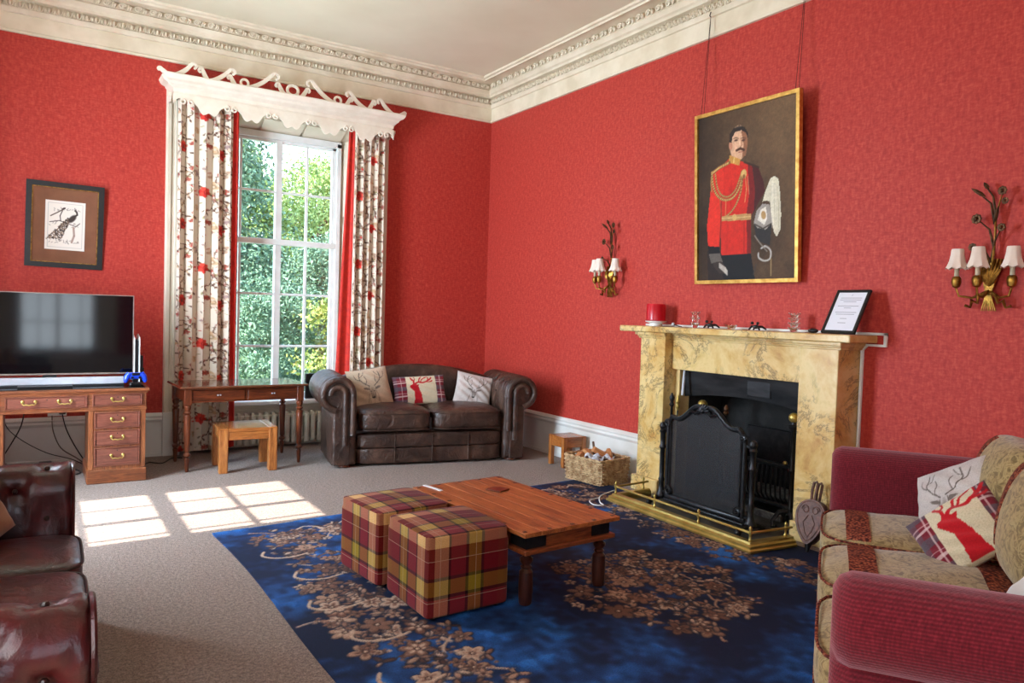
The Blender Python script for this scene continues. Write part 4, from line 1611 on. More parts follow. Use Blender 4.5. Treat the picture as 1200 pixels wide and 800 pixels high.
def stag_canvas(w, h, tint=(206, 190, 174), ink=DK, seed=0):
    """line drawing of a stag's head, facing out"""
    c = Canvas(w, h, 0.004, tint)
    cl_ = c.clouds(seed, [(0.12, 0.6), (0.03, 0.4)])
    c.a *= (0.93+0.10*cl_)[..., None]
    cx, s_ = w*0.5, min(w, h)
    for k in (-1, 1):
        m_ = [(cx+k*0.05*s_, 0.52*s_), (cx+k*0.16*s_, 0.60*s_), (cx+k*0.25*s_, 0.72*s_), (cx+k*0.22*s_, 0.88*s_)]
        c.line(bez(m_), 0.016*s_, ink)
        c.line(bez([(cx+k*0.13*s_, 0.58*s_), (cx+k*0.10*s_, 0.68*s_), (cx+k*0.13*s_, 0.78*s_)]), 0.011*s_, ink)
        c.line(bez([(cx+k*0.23*s_, 0.68*s_), (cx+k*0.33*s_, 0.74*s_), (cx+k*0.36*s_, 0.86*s_)]), 0.011*s_, ink)
        c.line(bez([(cx+k*0.24*s_, 0.76*s_), (cx+k*0.16*s_, 0.82*s_), (cx+k*0.13*s_, 0.88*s_)]), 0.009*s_, ink)
        c.ell(cx+k*0.13*s_, 0.47*s_, 0.075*s_, 0.028*s_, k*0.35, ink, 0.4, 0.8)
        c.ell(cx+k*0.035*s_, 0.40*s_, 0.012*s_, 0.012*s_, 0, (30, 24, 22))
        c.line(bez([(cx+k*0.07*s_, 0.50*s_), (cx+k*0.055*s_, 0.36*s_), (cx+k*0.03*s_, 0.24*s_)]), 0.010*s_, ink)
        c.line(bez([(cx+k*0.08*s_, 0.42*s_), (cx+k*0.12*s_, 0.25*s_), (cx+k*0.15*s_, 0.10*s_)]), 0.008*s_, ink, 0.7)
    c.ell(cx, 0.36*s_, 0.045*s_, 0.13*s_, 0, ink, 0.7, 0.45)
    c.ell(cx, 0.25*s_, 0.032*s_, 0.022*s_, 0, (40, 32, 30))
    rg_ = random.Random(seed)
    for k in range(40):
        x, y_ = cx+rg_.uniform(-0.16, 0.16)*s_, rg_.uniform(0.06, 0.30)*s_
        c.line([(x, y_), (x+rg_.uniform(-.02, .02)*s_, y_-0.05*s_)], 0.005*s_, ink, 0.5)
    return c


def red_stag_canvas(w, h):
    """red stag profile on linen between tartan side bands"""
    c = Canvas(w, h, 0.003, (216, 202, 170))
    X_, Y_ = np.meshgrid(c.xs, c.ys)
    base = np.zeros(c.a.shape)
    base[:] = (122, 30, 44)

    def stripe(A, cen, wd, col, op=0.8):
        k = (np.abs(((A-cen+0.07) % 0.14)-0.07) < wd/2)[..., None]*op
        base[:] = base*(1-k)+np.array(col)*k
    stripe(Y_, 0.03, 0.045, (88, 84, 92), 0.75)
    stripe(X_, 0.02, 0.040, (88, 84, 92), 0.6)
    stripe(Y_, 0.09, 0.012, (220, 196, 190), 0.8)
    stripe(X_, 0.08, 0.010, (220, 196, 190), 0.7)
    stripe(Y_, 0.115, 0.006, (220, 196, 190), 0.6)
    side = (X_ < w*0.245) | (X_ > w*0.80)
    c.a[side] = base[side]
    s_ = h
    x0 = w*0.30
    c.poly([(x0, 0.60*s_), (x0+0.02*s_, 0.64*s_), (x0+0.10*s_, 0.68*s_), (x0+0.14*s_, 0.76*s_), (x0+0.19*s_, 0.70*s_), (x0+0.27*s_, 0.66*s_), (x0+0.33*s_, 0.66*s_), (x0+0.28*s_, 0.60*s_), (x0+0.36*s_, 0.36*s_), (x0+0.42*s_, 0.02*s_), (x0+0.10*s_, 0.02*s_), (x0+0.14*s_, 0.22*s_), (x0+0.14*s_, 0.42*s_), (x0+0.05*s_, 0.54*s_)], DR)
    for pts, wd in (([(0.20, 0.68), (0.30, 0.74), (0.50, 0.72), (0.72, 0.82), (0.80, 0.90)], 0.05), ([(0.17, 0.70), (0.14, 0.80), (0.08, 0.86), (0.06, 0.94)], 0.045), ([(0.14, 0.78), (0.20, 0.86), (0.18, 0.95)], 0.035), ([(0.32, 0.74), (0.36, 0.86), (0.44, 0.95)], 0.04), ([(0.38, 0.74), (0.48, 0.86), (0.62, 0.93)], 0.035), ([(0.55, 0.74), (0.72, 0.74), (0.82, 0.78)], 0.035), ([(0.66, 0.79), (0.68, 0.88), (0.66, 0.94)], 0.03)):
        c.line(bez([(x0+a*s_*0.95, b*s_) for a, b in pts]), wd*s_, DR)
    return c


def pillow(label, cat_group, w, h, t_, canvas, M4, mat='cushion', pinch=0.05, back_col=(200, 186, 168), sag=0.0, name='cushion'):
    """stuffed square cushion; M4 maps local (x right, y up, z towards the viewer) to the world"""
    n = 90 if canvas is not None else 30
    rt = thing(name, label, 'cushion', M4.translation[:], 0, cat_group)
    rt.rotation_euler = M4.to_euler()
    uu = np.linspace(-1, 1, n)
    U, V = np.meshgrid(uu, uu)
    def shell(sg):
        bulge = ((1-U**2).clip(0)*(1-V**2).clip(0))**0.42
        X_ = U*(w/2)*(1-pinch*(1-V**2)*np.abs(U)**3)
        Y_ = V*(h/2)*(1-pinch*(1-U**2)*np.abs(V)**3)
        Z_ = sg*t_/2*bulge*(1+0.05*np.sin(U*5+V*3))
        Z_ += 0.006*np.sin(U*9+V*14)*bulge
        Y_ = Y_-sag*(1-V)*0.0
        return np.stack([X_, Y_, Z_], -1)
    if canvas is not None:
        C_ = canvas.at((U+1)/2*w, (V+1)/2*h)
    else:
        C_ = None
    grid_obj('cover', mat, shell(1), C_, rt)
    Cb = None if C_ is None else np.broadcast_to(np.array(back_col, float), C_.shape).copy()
    P = shell(-1)[:, ::-1]
    grid_obj('cover_back', mat, P, Cb, rt)
    return rt


def facing(loc, yaw, lean, spin=0.0):
    """frame of an upright cushion: faces direction yaw (0 = -y), leaning back, turned in its own plane"""
    return Matrix.Translation(loc) @ Matrix.Rotation(yaw, 4, 'Z') @ Matrix.Rotation(PI/2-lean, 4, 'X') @ Matrix.Rotation(spin, 4, 'Z')


def on_sofa(root, x, y_, z):
    c_, s_ = math.cos(root.rotation_euler[2]), math.sin(root.rotation_euler[2])
    return (root.location[0]+x*c_-y_*s_, root.location[1]+x*s_+y_*c_, z)


yw = sf.rotation_euler[2]
pillow('beige cushion with drawn stag head, slouched at the left arm of the brown sofa', 'cushions on the brown sofa', 0.43, 0.43, 0.15, stag_canvas(0.43, 0.43, (206, 182, 154), seed=1), facing(on_sofa(sf, -0.54, 0.46, 0.70), yw+0.12, 0.38, 0.14))
pillow('oblong cushion with red stag between tartan bands, middle of the brown sofa', 'cushions on the brown sofa', 0.56, 0.31, 0.13, red_stag_canvas(0.56, 0.31), facing(on_sofa(sf, -0.02, 0.50, 0.675), yw, 0.36, 0.05))
pillow('pale cushion with drawn stag head, tipped on a corner by the right arm', 'cushions on the brown sofa', 0.40, 0.36, 0.14, stag_canvas(0.40, 0.36, (208, 194, 186), seed=2), facing(on_sofa(sf, 0.56, 0.48, 0.67), yw-0.1, 0.36, -0.22))

# ------------------------------------------------------------------ log basket and what lies in it
BA = math.radians(7)
bk_ = thing('log_basket', 'rectangular pale wicker basket of firewood beside the fireplace', 'basket', (-0.36, -2.69, 0), BA)
BW, BD, BH = 0.195, 0.235, 0.215


def basket_loop(k, z, phase, inset=0.0, wob=0.005, n=112):
    g = 0.93+0.07*z/BH
    a, b = BW*g-inset, BD*g-inset
    rd_ = 0.02
    per = 4*(a+b)
    pts = []
    for i in range(n):
        d = per*(i+0.5)/n
        for (x0, y0, dx, dy, L) in ((-a, -b, 1, 0, 2*a), (a, -b, 0, 1, 2*b), (a, b, -1, 0, 2*a), (-a, b, 0, -1, 2*b)):
            if d <= L:
                break
            d -= L
        w_ = wob*(1 if (i+phase) % 2 else -1)
        x, y_ = x0+dx*d+dy*w_, y0+dy*d-dx*w_
        if abs(x) > a-rd_ and abs(y_) > b-rd_:
            x -= math.copysign(0.006, x)
            y_ -= math.copysign(0.006, y_)
        pts.append((x, y_, z))
    return pts


mb = MB()
for k in range(12):
    mb.tube(basket_loop(k, 0.010+k*0.0172, k % 2, 0.0, 0.0075, 68), 0.0080, 5, loop=True)
o = mb.build('woven_body', 'wicker', bk_, 60)
o['kind'] = 'stuff'
mb = MB()
for i in range(0, 68, 2):
    p = basket_loop(0, 0.0, 0, 0.0, 0, 68)[i]
    q = basket_loop(0, BH, 0, 0.0, 0, 68)[i]
    mb.tube([p, q], 0.0055, 5)
mb.build('stake', 'wicker', bk_)['kind'] = 'stuff'
mb = MB()
for off in (0, 1):
    base = basket_loop(0, BH, 0, 0, 0, 80)
    pts = [(p[0]*(1+0.02*math.sin(i*0.9+off*PI)), p[1]*(1+0.02*math.sin(i*0.9+off*PI)), BH+0.006+0.008*math.cos(i*0.9+off*PI)) for i, p in enumerate(base)]
    mb.tube(pts, 0.009, 6, loop=True)
mb.build('braided_rim', 'wicker', bk_, 60)
MB().box(-BW*0.94, BW*0.94, -BD*0.94, BD*0.94, 0.004, 0.014).build('base', 'wicker', bk_)
MB().tube([(0.07*math.cos(a)+0.0, -BD-0.012-0.016*math.sin(a), BH-0.045-0.055*math.sin(a)) for a in np.linspace(0, PI, 12)], 0.008, 6).build('rope_handle', 'wicker', bk_)
rg3 = random.Random(11)
LOGS = [('split log with a pale cut end, left end of the basket', -0.11, 0.12, 0.20, 0.15, 0.05, 0.5, 0.25, 'log'),
        ('broad orange-brown plank offcut standing at the right of the basket', 0.07, 0.02, 0.235, 0.17, 0.055, 2.6, 0.5, 'log'),
        ('narrow split log poking out of the right end of the basket', 0.09, -0.08, 0.225, 0.20, 0.03, 0.9, 0.45, 'log'),
        ('thin dark stick sticking up at the back of the basket', 0.06, 0.10, 0.25, 0.20, 0.012, 0.9, 0.7, 'bark'),
        ('bark-covered log lying in the middle of the basket', -0.02, -0.03, 0.185, 0.20, 0.04, 1.3, 0.05, 'bark'),
        ('short wedge of firewood behind the newspaper in the basket', 0.0, 0.10, 0.225, 0.13, 0.04, 1.4, 0.4, 'log'),
        ('split log low at the left corner of the basket', -0.08, -0.08, 0.17, 0.20, 0.035, 1.2, 0.1, 'log')]
for lab, x, y_, z, L, w_, az, ti, mt in LOGS:
    c_, s_ = math.cos(BA), math.sin(BA)
    o = thing('firewood_log', lab, 'log', (-0.36+x*c_-y_*s_, -2.69+x*s_+y_*c_, z), BA+az, 'firewood in the basket')
    o.rotation_euler = (0.3*ti, -ti, BA+az)
    if mt == 'log':
        m2 = MB().prism([(-w_*0.9, -w_*0.4), (w_*0.9, -w_*0.5), (w_*0.7, w_*0.35), (-w_*0.2, w_*0.55)], -L/2, L/2, 'x')
    else:
        m2 = MB().tube([(-L/2, 0, 0), (-L/6, 0.004, 0.006), (L/6, -0.003, 0.0), (L/2, 0, 0.004)], [w_, w_*1.05, w_*0.95, w_*0.9], 9)
    m2.build('split_wood', mt, o, 30)
np_ = thing('newspaper', 'crumpled grey newspaper lying on the firewood in the basket', 'newspaper', (-0.38, -2.72, 0.205), BA)
U, V = np.meshgrid(np.linspace(-1, 1, 26), np.linspace(-1, 1, 20))
P = np.stack([U*0.095, V*0.12, 0.016*np.sin(U*5+V*3)+0.014*np.cos(V*7-U*4)+0.01*np.sin(U*13)+0.012], -1)
grid_obj('sheet', 'newsprint', P, None, np_, smooth=20, back=(0, 0, -0.004))

# ------------------------------------------------------------------ fireplace
FX = -4.05
fp = thing('fireplace', 'yellow veined marble fireplace surround against the red wall', 'fireplace', (0, FX, 0), -PI/2)
for s_ in (-1, 1):
    x0, x1 = sorted((s_*0.655, s_*0.950))
    MB().box(x0, x1, -0.25, 0, 0.13, 1.335, 0.004).build('jamb', 'marble', fp)
    MB().box(x0-(0.03 if s_ < 0 else 0.0), x1+(0.03 if s_ > 0 else 0.0), -0.285, 0, 0.0, 0.13, 0.006).build('plinth_block', 'marble', fp)
    a, b = sorted((s_*0.600, s_*0.658))
    MB().box(a, b, -0.12, 0.0, 0.0, 1.08, 0.002).build('inner_slip', 'marble', fp)
MB().box(-0.655, 0.655, -0.165, 0, 1.075, 1.335, 0.004).build('frieze', 'marble', fp)
mb = MB()
for x0, x1, fr_ in ((-0.965, -0.645, -0.25), (0.645, 0.965, -0.25), (-0.66, 0.66, -0.165)):
    for k, (d, z0, z1) in enumerate(((0.010, 1.325, 1.342), (0.022, 1.340, 1.356), (0.040, 1.354, 1.378))):
        mb.box(x0-d*0.6, x1+d*0.6, fr_-d, 0, z0, z1, 0.004)
mb.build('bed_moulding', 'marble', fp)
MB().box(-1.165, 1.065, -0.315, 0, 1.378, 1.428, 0.006).build('mantel_shelf', 'marble', fp)
fb = MB()
fb.box(-0.66, 0.66, 0.40, 0.46, 0, 1.3).box(-0.72, -0.60, 0.0, 0.42, 0, 1.3).box(0.60, 0.72, 0.0, 0.42, 0, 1.3)
fb.box(-0.7, 0.7, 0.0, 0.46, 1.2, 1.3)
fb.build('firebox_lining', 'soot', fp)
MB().box(-0.60, 0.60, -0.24, 0.42, 0.0, 0.022).build('back_hearth', 'slate', fp)
hd = MB()
hd.rings([[(x, -0.085+0.03*math.cos(x*2.2), 1.10), (x, -0.060+0.03*math.cos(x*2.2), 0.845+0.05*(1-(x/0.6)**2)), (x, -0.052+0.03*math.cos(x*2.2), 0.845+0.05*(1-(x/0.6)**2)), (x, -0.07+0.03*math.cos(x*2.2), 1.10)] for x in np.linspace(-0.6, 0.6, 25)])
o = hd.build('smoke_hood', 'hood', fp)
MB().box(0.05, 0.27, -0.074, -0.055, 0.92, 1.04, 0.004, T=Matrix.Translation((0.0, 0.022, 0))).build('hood_plate', 'hood', o)
MB().box(-0.70, 0.70, -0.69, -0.22, 0.0, 0.016, 0.003).build('front_hearth', 'slate', fp)

# fire basket with its cast uprights
gt = thing('fire_grate', 'black cast-iron fire grate with barred front standing in the hearth', 'grate', (0.02, FX-0.12, 0.022), -PI/2)
for k in range(15):
    x = -0.30+k*0.6/14
    MB().tube([(x, 0.0, 0.12), (x, -0.045, 0.17), (x, -0.055, 0.28), (x, -0.035, 0.40)], 0.008, 6).build('grate_bar', 'iron', gt)
mb = MB().box(-0.33, 0.33, -0.05, 0.0, 0.10, 0.125, 0.005).box(-0.34, 0.34, -0.06, -0.01, 0.395, 0.425, 0.006)
mb.box(-0.33, 0.33, 0.0, 0.28, 0.10, 0.115, 0.003)
mb.box(-0.33, -0.31, 0, 0.28, 0.1, 0.42, 0.004).box(0.31, 0.33, 0, 0.28, 0.1, 0.42, 0.004).box(-0.33, 0.33, 0.27, 0.29, 0.1, 0.62, 0.004)
mb.build('grate_frame', 'iron', gt)
for s_ in (-1, 1):
    MB().tube([(s_*0.30, -0.03, 0.0), (s_*0.33, -0.06, 0.06), (s_*0.31, -0.03, 0.12)], [0.02, 0.014, 0.018], 8).build('foot', 'iron', gt)
MB().ball((0.30, -0.06, 0.44), 0.016, 10, 6).build('knob', 'brass', gt)
sh = MB().soft((0.28, 0.12, 0.04), 3, 8, c=(0, 0.13, 0.15))
sh.build('ash_bed', 'ash', gt)['kind'] = 'stuff'
tag(MB().box(-0.32, 0.32, -0.02, 0.0, 0.0, 0.055, 0.004, T=Matrix.Translation((-0.05, FX-0.10, 0.024)) @ Matrix.Rotation(-PI/2, 4, 'Z')).build('ash_guard', 'ash'), 'low pale ash-dusted bar in front of the fire grate', 'fender')


def andiron(label, y_, x=-0.10, h=0.80, ball_r=0.036):
    t_ = thing('andiron', label, 'andiron', (x, y_, 0.02), -PI/2, 'andirons in the hearth')
    mb = MB().lathe([(0.020, 0.10), (0.024, 0.13), (0.014, 0.16), (0.016, 0.40), (0.026, 0.42), (0.015, 0.44), (0.014, h-0.10), (0.030, h-0.075), (0.032, h-0.06), (0.016, h-0.05), (0.014, h-0.03)], n=12)
    mb.build('shaft', 'iron', t_)
    MB().ball((0, 0, h), ball_r, 16, 10).build('brass_ball', 'brass', t_)
    for s_ in (-1, 1):
        MB().tube([(0, -0.0, 0.13), (s_*0.05, -0.05, 0.12), (s_*0.085, -0.08, 0.05), (s_*0.075, -0.085, 0.012), (s_*0.05, -0.08, 0.02)], [0.02, 0.018, 0.015, 0.017, 0.010], 8).build('leg', 'iron', t_)
    MB().tube([(0, 0, 0.11), (0, 0.30, 0.09), (0, 0.33, 0.012)], 0.012, 6).build('log_bar', 'iron', t_)
    return t_


andiron('right-hand black andiron topped by a brass ball, beside the grate', -4.60, -0.14, 0.80)
andiron('left-hand andiron, its brass ball showing above the fire screen', -3.70, -0.10, 0.785, 0.040)

# fire irons hanging at the left side of the opening
fi = thing('fire_irons', 'set of black fire irons with finial heads standing left of the fire screen', 'fire irons', (-0.20, -3.50, 0.02), -PI/2)
MB().lathe([(0.07, 0), (0.075, 0.012), (0.03, 0.02), (0.010, 0.03), (0.010, 0.74), (0.022, 0.76), (0.012, 0.78), (0.018, 0.80), (0.022, 0.82), (0.004, 0.86)], (-0.05, 0, 0), 12).build('stand', 'iron', fi)
MB().tube([(0.02, 0, 0.02), (0.02, 0, 0.72)], 0.007, 8).build('poker', 'iron', fi)
MB().lathe([(0.006, 0.72), (0.018, 0.75), (0.010, 0.77), (0.020, 0.79), (0.012, 0.82), (0.003, 0.85)], (0.02, 0, 0), 12).build('brass_head', 'brass', fi)
tag(MB().tube([(-0.13, -3.50, 0.86), (-0.12, -3.50, 1.02)], 0.012, 8).tube([(-0.12, -3.50, 1.02), (-0.115, -3.50, 1.10)], 0.010, 8).build('damper_rod', 'silver'), 'pale metal rod hanging at the top left of the fireplace opening', 'rod')

# black fire screen
sn = thing('fire_screen', 'black cast-iron fire screen with arched top and dark mesh inside the brass fender', 'fire screen', (-0.49, -4.10, 0.016), -PI/2-0.04)


def screen_top(x):
    t_ = abs(x)/0.39
    if t_ > 0.86:
        return 0.66+0.06*(1-(t_-0.86)/0.14)
    return 0.72+0.10*(0.5+0.5*math.cos(PI*min(1, t_/0.86)))+0.02*math.sin(t_*2*PI*1.15)


xs = np.linspace(-0.39, 0.39, 61)
edge = [(x, screen_top(x)) for x in xs]
MB().prism([(-0.39, 0.085)]+edge[::1]+[(0.39, 0.085)], -0.004, 0.000, 'y').build('mesh_panel', 'mesh', sn)
mb = MB().tube([(x, -0.006, z) for x, z in edge], 0.020, 8)
mb.tube([(x, -0.022, z+0.012) for x, z in edge], 0.008, 6)
for s_ in (-1, 1):
    mb.tube([(s_*0.39, -0.006, 0.08), (s_*0.39, -0.006, 0.68)], 0.017, 8)
    mb.tube([(s_*0.36, -0.010, 0.10), (s_*0.36, -0.010, 0.66)], 0.008, 6)
mb.box(-0.41, 0.41, -0.02, 0.012, 0.066, 0.105, 0.008).box(-0.41, 0.41, -0.026, 0.016, 0.045, 0.066, 0.006)
mb.build('screen_frame', 'iron', sn, 50)
for s_ in (-1, 1):
    for cx, cz, R in ((0.355, 0.135, 0.038), (0.385, 0.66, 0.030)):
        MB().tube([(s_*(cx+R*(1-0.7*t_)*math.cos(t_*10)), -0.022, cz+R*(1-0.7*t_)*math.sin(t_*10)) for t_ in np.linspace(0, 1, 22)], 0.009, 6).build('scroll', 'iron', sn)
orn = MB()
for k in range(7):
    a = PI*(0.05+0.9*k/6)
    orn.tube([(0, -0.02, 0.80), (0.030*math.cos(a), -0.034, 0.80+0.035*math.sin(a)), (0.055*math.cos(a), -0.028, 0.805+0.055*math.sin(a))], [0.008, 0.013, 0.005], 6)
orn.ball((0, -0.035, 0.805), 0.020, 8, 6)
for s_ in (-1, 1):
    orn.tube([(s_*0.04, -0.022, 0.80), (s_*0.08, -0.03, 0.775), (s_*0.13, -0.026, 0.79), (s_*0.16, -0.02, 0.77)], [0.014, 0.013, 0.011, 0.005], 6)
orn.build('leaf_crest', 'iron', sn, 60)
for s_ in (-1, 1):
    pp = MB().lathe([(0.040, 0.055), (0.044, 0.07), (0.028, 0.10), (0.022, 0.13), (0.020, 0.18), (0.026, 0.20), (0.019, 0.22), (0.019, 0.44), (0.028, 0.46), (0.020, 0.48), (0.022, 0.57), (0.030, 0.585), (0.022, 0.60), (0.032, 0.625), (0.024, 0.65), (0.006, 0.66)], (s_*0.46, 0, 0), 12).build('post', 'iron', sn)
    MB().tube([(s_*0.46, -0.12, 0.03), (s_*0.46, -0.07, 0.055), (s_*0.46, 0, 0.065), (s_*0.46, 0.07, 0.055), (s_*0.46, 0.12, 0.03)], [0.022, 0.018, 0.024, 0.018, 0.022], 8).ball((s_*0.46, -0.12, 0.026), 0.026, 10, 6).ball((s_*0.46, 0.12, 0.026), 0.026, 10, 6).build('foot', 'iron', sn)
    MB().box(min(s_*0.39, s_*0.46), max(s_*0.39, s_*0.46), -0.008, 0.008, 0.60, 0.618, 0.003).build('bracket', 'iron', sn)
    MB().box(min(s_*0.39, s_*0.46), max(s_*0.39, s_*0.46), -0.008, 0.008, 0.10, 0.118, 0.003).build('bracket', 'iron', sn)
MB().lathe([(0.010, 0.0), (0.022, 0.015), (0.012, 0.03), (0.018, 0.04), (0.016, 0.055), (0.004, 0.075)], (0.20, -0.005, 0.80), 12).build('finial', 'bronze', sn)

# brass fender
fd = thing('brass_fender', 'low polished brass fender with turned posts and rail around the hearth', 'fender', (0, 0, 0.0))
PA = [Vector((-0.36, -3.37, 0)), Vector((-0.735, -3.40, 0)), Vector((-0.785, -4.79, 0)), Vector((-0.42, -4.83, 0))]


def fender_seg(p, q, prof):
    d = (q-p).normalized()
    nrm = Vector((d.y, -d.x, 0))
    return [[tuple(c_+nrm*o_+Vector((0, 0, z))) for o_, z in prof] for c_ in (p, q)]


for p, q, e0, e1 in ((PA[0], PA[1], 0, 1), (PA[1], PA[2], 1, 1), (PA[2], PA[3], 1, 0)):
    d = (q-p).normalized()
    prof = [(-0.040, 0.012), (0.052, 0.012), (0.054, 0.026), (0.040, 0.034), (0.042, 0.050), (0.024, 0.058), (0.020, 0.072), (-0.02, 0.074), (-0.030, 0.066), (-0.040, 0.05)]
    r0, r1 = fender_seg(p-d*(0.0), q+d*(0.0), prof)
    # mitre outward corners
    r0 = [tuple(Vector(v)-d*(prof[i][0]*e0*-1*-1)) for i, v in enumerate(r0)]
    r1 = [tuple(Vector(v)+d*(prof[i][0]*e1)) for i, v in enumerate(r1)]
    MB().rings([r0, r1]).build('base_moulding', 'brass', fd, 25)
    MB().tube([tuple(p+Vector((0, 0, 0.128))), tuple(q+Vector((0, 0, 0.128)))], 0.0085, 10).build('rail', 'brass', fd)
POST = [(0.014, 0.05), (0.015, 0.06), (0.007, 0.068), (0.012, 0.082), (0.007, 0.094), (0.008, 0.112), (0.013, 0.120), (0.013, 0.136), (0.007, 0.142), (0.011, 0.152), (0.009, 0.163), (0.002, 0.172)]
posts = [PA[0]*0.85+PA[1]*0.15, PA[1], PA[1].lerp(PA[2], 0.335), PA[1].lerp(PA[2], 0.665), PA[2], PA[2]*0.15+PA[3]*0.85]
p0 = MB().lathe(POST, n=12).build('turned_post', 'brass', fd)
p0.location = posts[0]
for q in posts[1:]:
    share(p0, 'turned_post', q, fd)

# bellows leaning on the jamb
def axes(origin, xa, za):
    za = Vector(za).normalized()
    xa = (Vector(xa)-za*Vector(xa).dot(za)).normalized()
    ya = za.cross(xa)
    m_ = Matrix((xa, ya, za)).transposed().to_4x4()
    m_.translation = origin
    return m_


bl = thing('bellows', 'carved wooden fireside bellows leaning on the right marble jamb', 'bellows', (-0.44, -4.965, 0.0))
bl.matrix_world = axes(Vector((-0.455, -4.975, 0.012)), (0.10, -1, 0), (0.13, 0.03, 0.47))
tear = [(0.118*math.sin(a)*(1.0 if math.cos(a) > 0 else (1+0.35*math.cos(a)*abs(math.cos(a)))), 0.235+0.10*math.cos(a) if math.cos(a) > 0 else 0.235+0.19*math.cos(a)) for a in np.linspace(0, 2*PI, 41)[:-1]]
tear = [(x*0.86, z) for x, z in tear]
MB().prism(tear, -0.030, -0.014, 'y').build('front_board', 'bellow_wood', bl)
MB().prism([(x*0.94, 0.005+z*0.985) for x, z in tear], -0.016, 0.034, 'y').build('leather_gusset', 'leather_tan', bl)
MB().prism(tear, 0.032, 0.044, 'y').build('back_board', 'bellow_wood', bl)
MB().tube([(0, 0.006, 0.07), (0, 0.004, 0.02), (0, 0.002, -0.004)], [0.026, 0.016, 0.010], 10).build('nozzle', 'iron', bl)
for yy in (-0.022, 0.038):
    MB().tube([(-0.010, yy, 0.33), (-0.014, yy, 0.40), (-0.008, yy, 0.445), (0.008, yy, 0.452), (0.018, yy, 0.44), (0.016, yy, 0.40), (0.012, yy, 0.33)], 0.0095, 8).build('handle', 'bellow_wood', bl)
cvg = MB()
for s_ in (-1, 1):
    cvg.tube([(s_*0.035+s_*0.028*(1-0.6*t_)*math.cos(t_*8), -0.031, 0.265+0.03*(1-0.6*t_)*math.sin(t_*8)) for t_ in np.linspace(0, 1, 16)], 0.004, 5)
    cvg.tube([(s_*0.012, -0.031, 0.23), (s_*0.04, -0.031, 0.18), (s_*0.02, -0.031, 0.12), (0.0, -0.031, 0.09)], 0.004, 5)
cvg.tube([(x*0.86, -0.030, 0.235+(z-0.235)*0.88) for x, z in tear], 0.0035, 5, loop=True)
cvg.build('carving', 'bellow_wood', bl, 60)

# white trunking round the mantel
tk = thing('cable_trunking', 'thin white cable trunking along the wall behind the mantel shelf', 'trunking', (0, 0, 0))
MB().box(-0.020, 0, -5.185, -2.90, 1.430, 1.447, 0.002).build('run', 'white', tk)
MB().box(-0.020, 0, -5.185, -5.165, 1.365, 1.447, 0.002).box(-0.020, 0, -5.185, -5.04, 1.355, 1.370, 0.002).build('run', 'white', tk)
MB().box(-0.020, 0, -5.025, -5.007, 0.40, 1.33, 0.002).tube([(-0.01, -5.05, 1.362), (-0.01, -5.016, 1.325)], 0.009, 6).build('run', 'white', tk)

# ------------------------------------------------------------------ things on the mantel
MZ = 1.4285
cd = thing('candle', 'fat glossy red candle on a white dish at the left end of the mantel', 'candle', (-0.15, -3.17, MZ))
MB().lathe([(0.078, 0.046), (0.083, 0.050), (0.083, 0.186), (0.078, 0.192), (0.065, 0.184), (0.02, 0.182)], n=40).build('wax', 'wax', cd, 40)
MB().tube([(0, 0, 0.182), (0.003, 0, 0.196)], 0.002, 5).build('wick', 'black', cd)
dh = thing('candle_dish', 'white round pedestal dish under the red candle', 'dish', (-0.15, -3.17, MZ))
MB().lathe([(0.055, 0), (0.058, 0.004), (0.055, 0.026), (0.088, 0.036), (0.092, 0.045), (0.02, 0.045)], n=32).build('dish_body', 'white', dh)


def glass_stack(label, y_, n, r_, h):
    t_ = thing('glass_candle_holder', label, 'candle holder', (-0.13, y_, MZ), 0, 'glass holders on the mantel')
    mb = MB()
    for k in range(n):
        z = k*h
        mb.lathe([(r_*0.55, z), (r_*0.8, z+h*0.2), (r_*0.9, z+h*0.55), (r_*1.2, z+h*0.9), (r_*0.8, z+h*0.99), (r_*0.5, z+h*0.7), (r_*0.3, z+h*0.5)], n=14)
    mb.build('glass_cups', 'clear', t_, 50)
    mb = MB()
    for k in range(n):
        for a in range(5):
            mb.ball((1.2*r_*math.cos(a*2*PI/5), 1.2*r_*math.sin(a*2*PI/5), k*h+h*0.9), 0.006, 6, 4)
    mb.build('glass_beads', 'clear', t_, 50)
    return t_


glass_stack('stack of small clear glass cups right of the red candle', -3.61, 3, 0.030, 0.044)
glass_stack('taller stack of clear glass cups left of the framed notice', -4.56, 4, 0.032, 0.034)
glass_stack('single low clear glass holder between the two black ornaments', -3.99, 1, 0.036, 0.034)


def spider_orn(label, y_):
    t_ = thing('metal_ornament', label, 'ornament', (-0.16, y_, MZ), 0.3, 'black ornaments on the mantel')
    mb = MB().ball((0, 0, 0.028), (0.018, 0.026, 0.016), 8, 6).ball((0, 0.03, 0.055), 0.013, 8, 5).ball((0.0, -0.012, 0.054), 0.012, 8, 5)
    mb.build('body', 'black', t_)
    for a, b, c in ((0.0, 0.055, 0.0), (0.012, -0.075, 0.004), (-0.03, -0.04, 0.0), (0.03, 0.03, 0.0)):
        MB().tube([(0, 0, 0.028), (a*0.6, b*0.6, 0.03), (a, b, c+0.005)], [0.010, 0.009, 0.006], 6).build('limb', 'black', t_)
    return t_


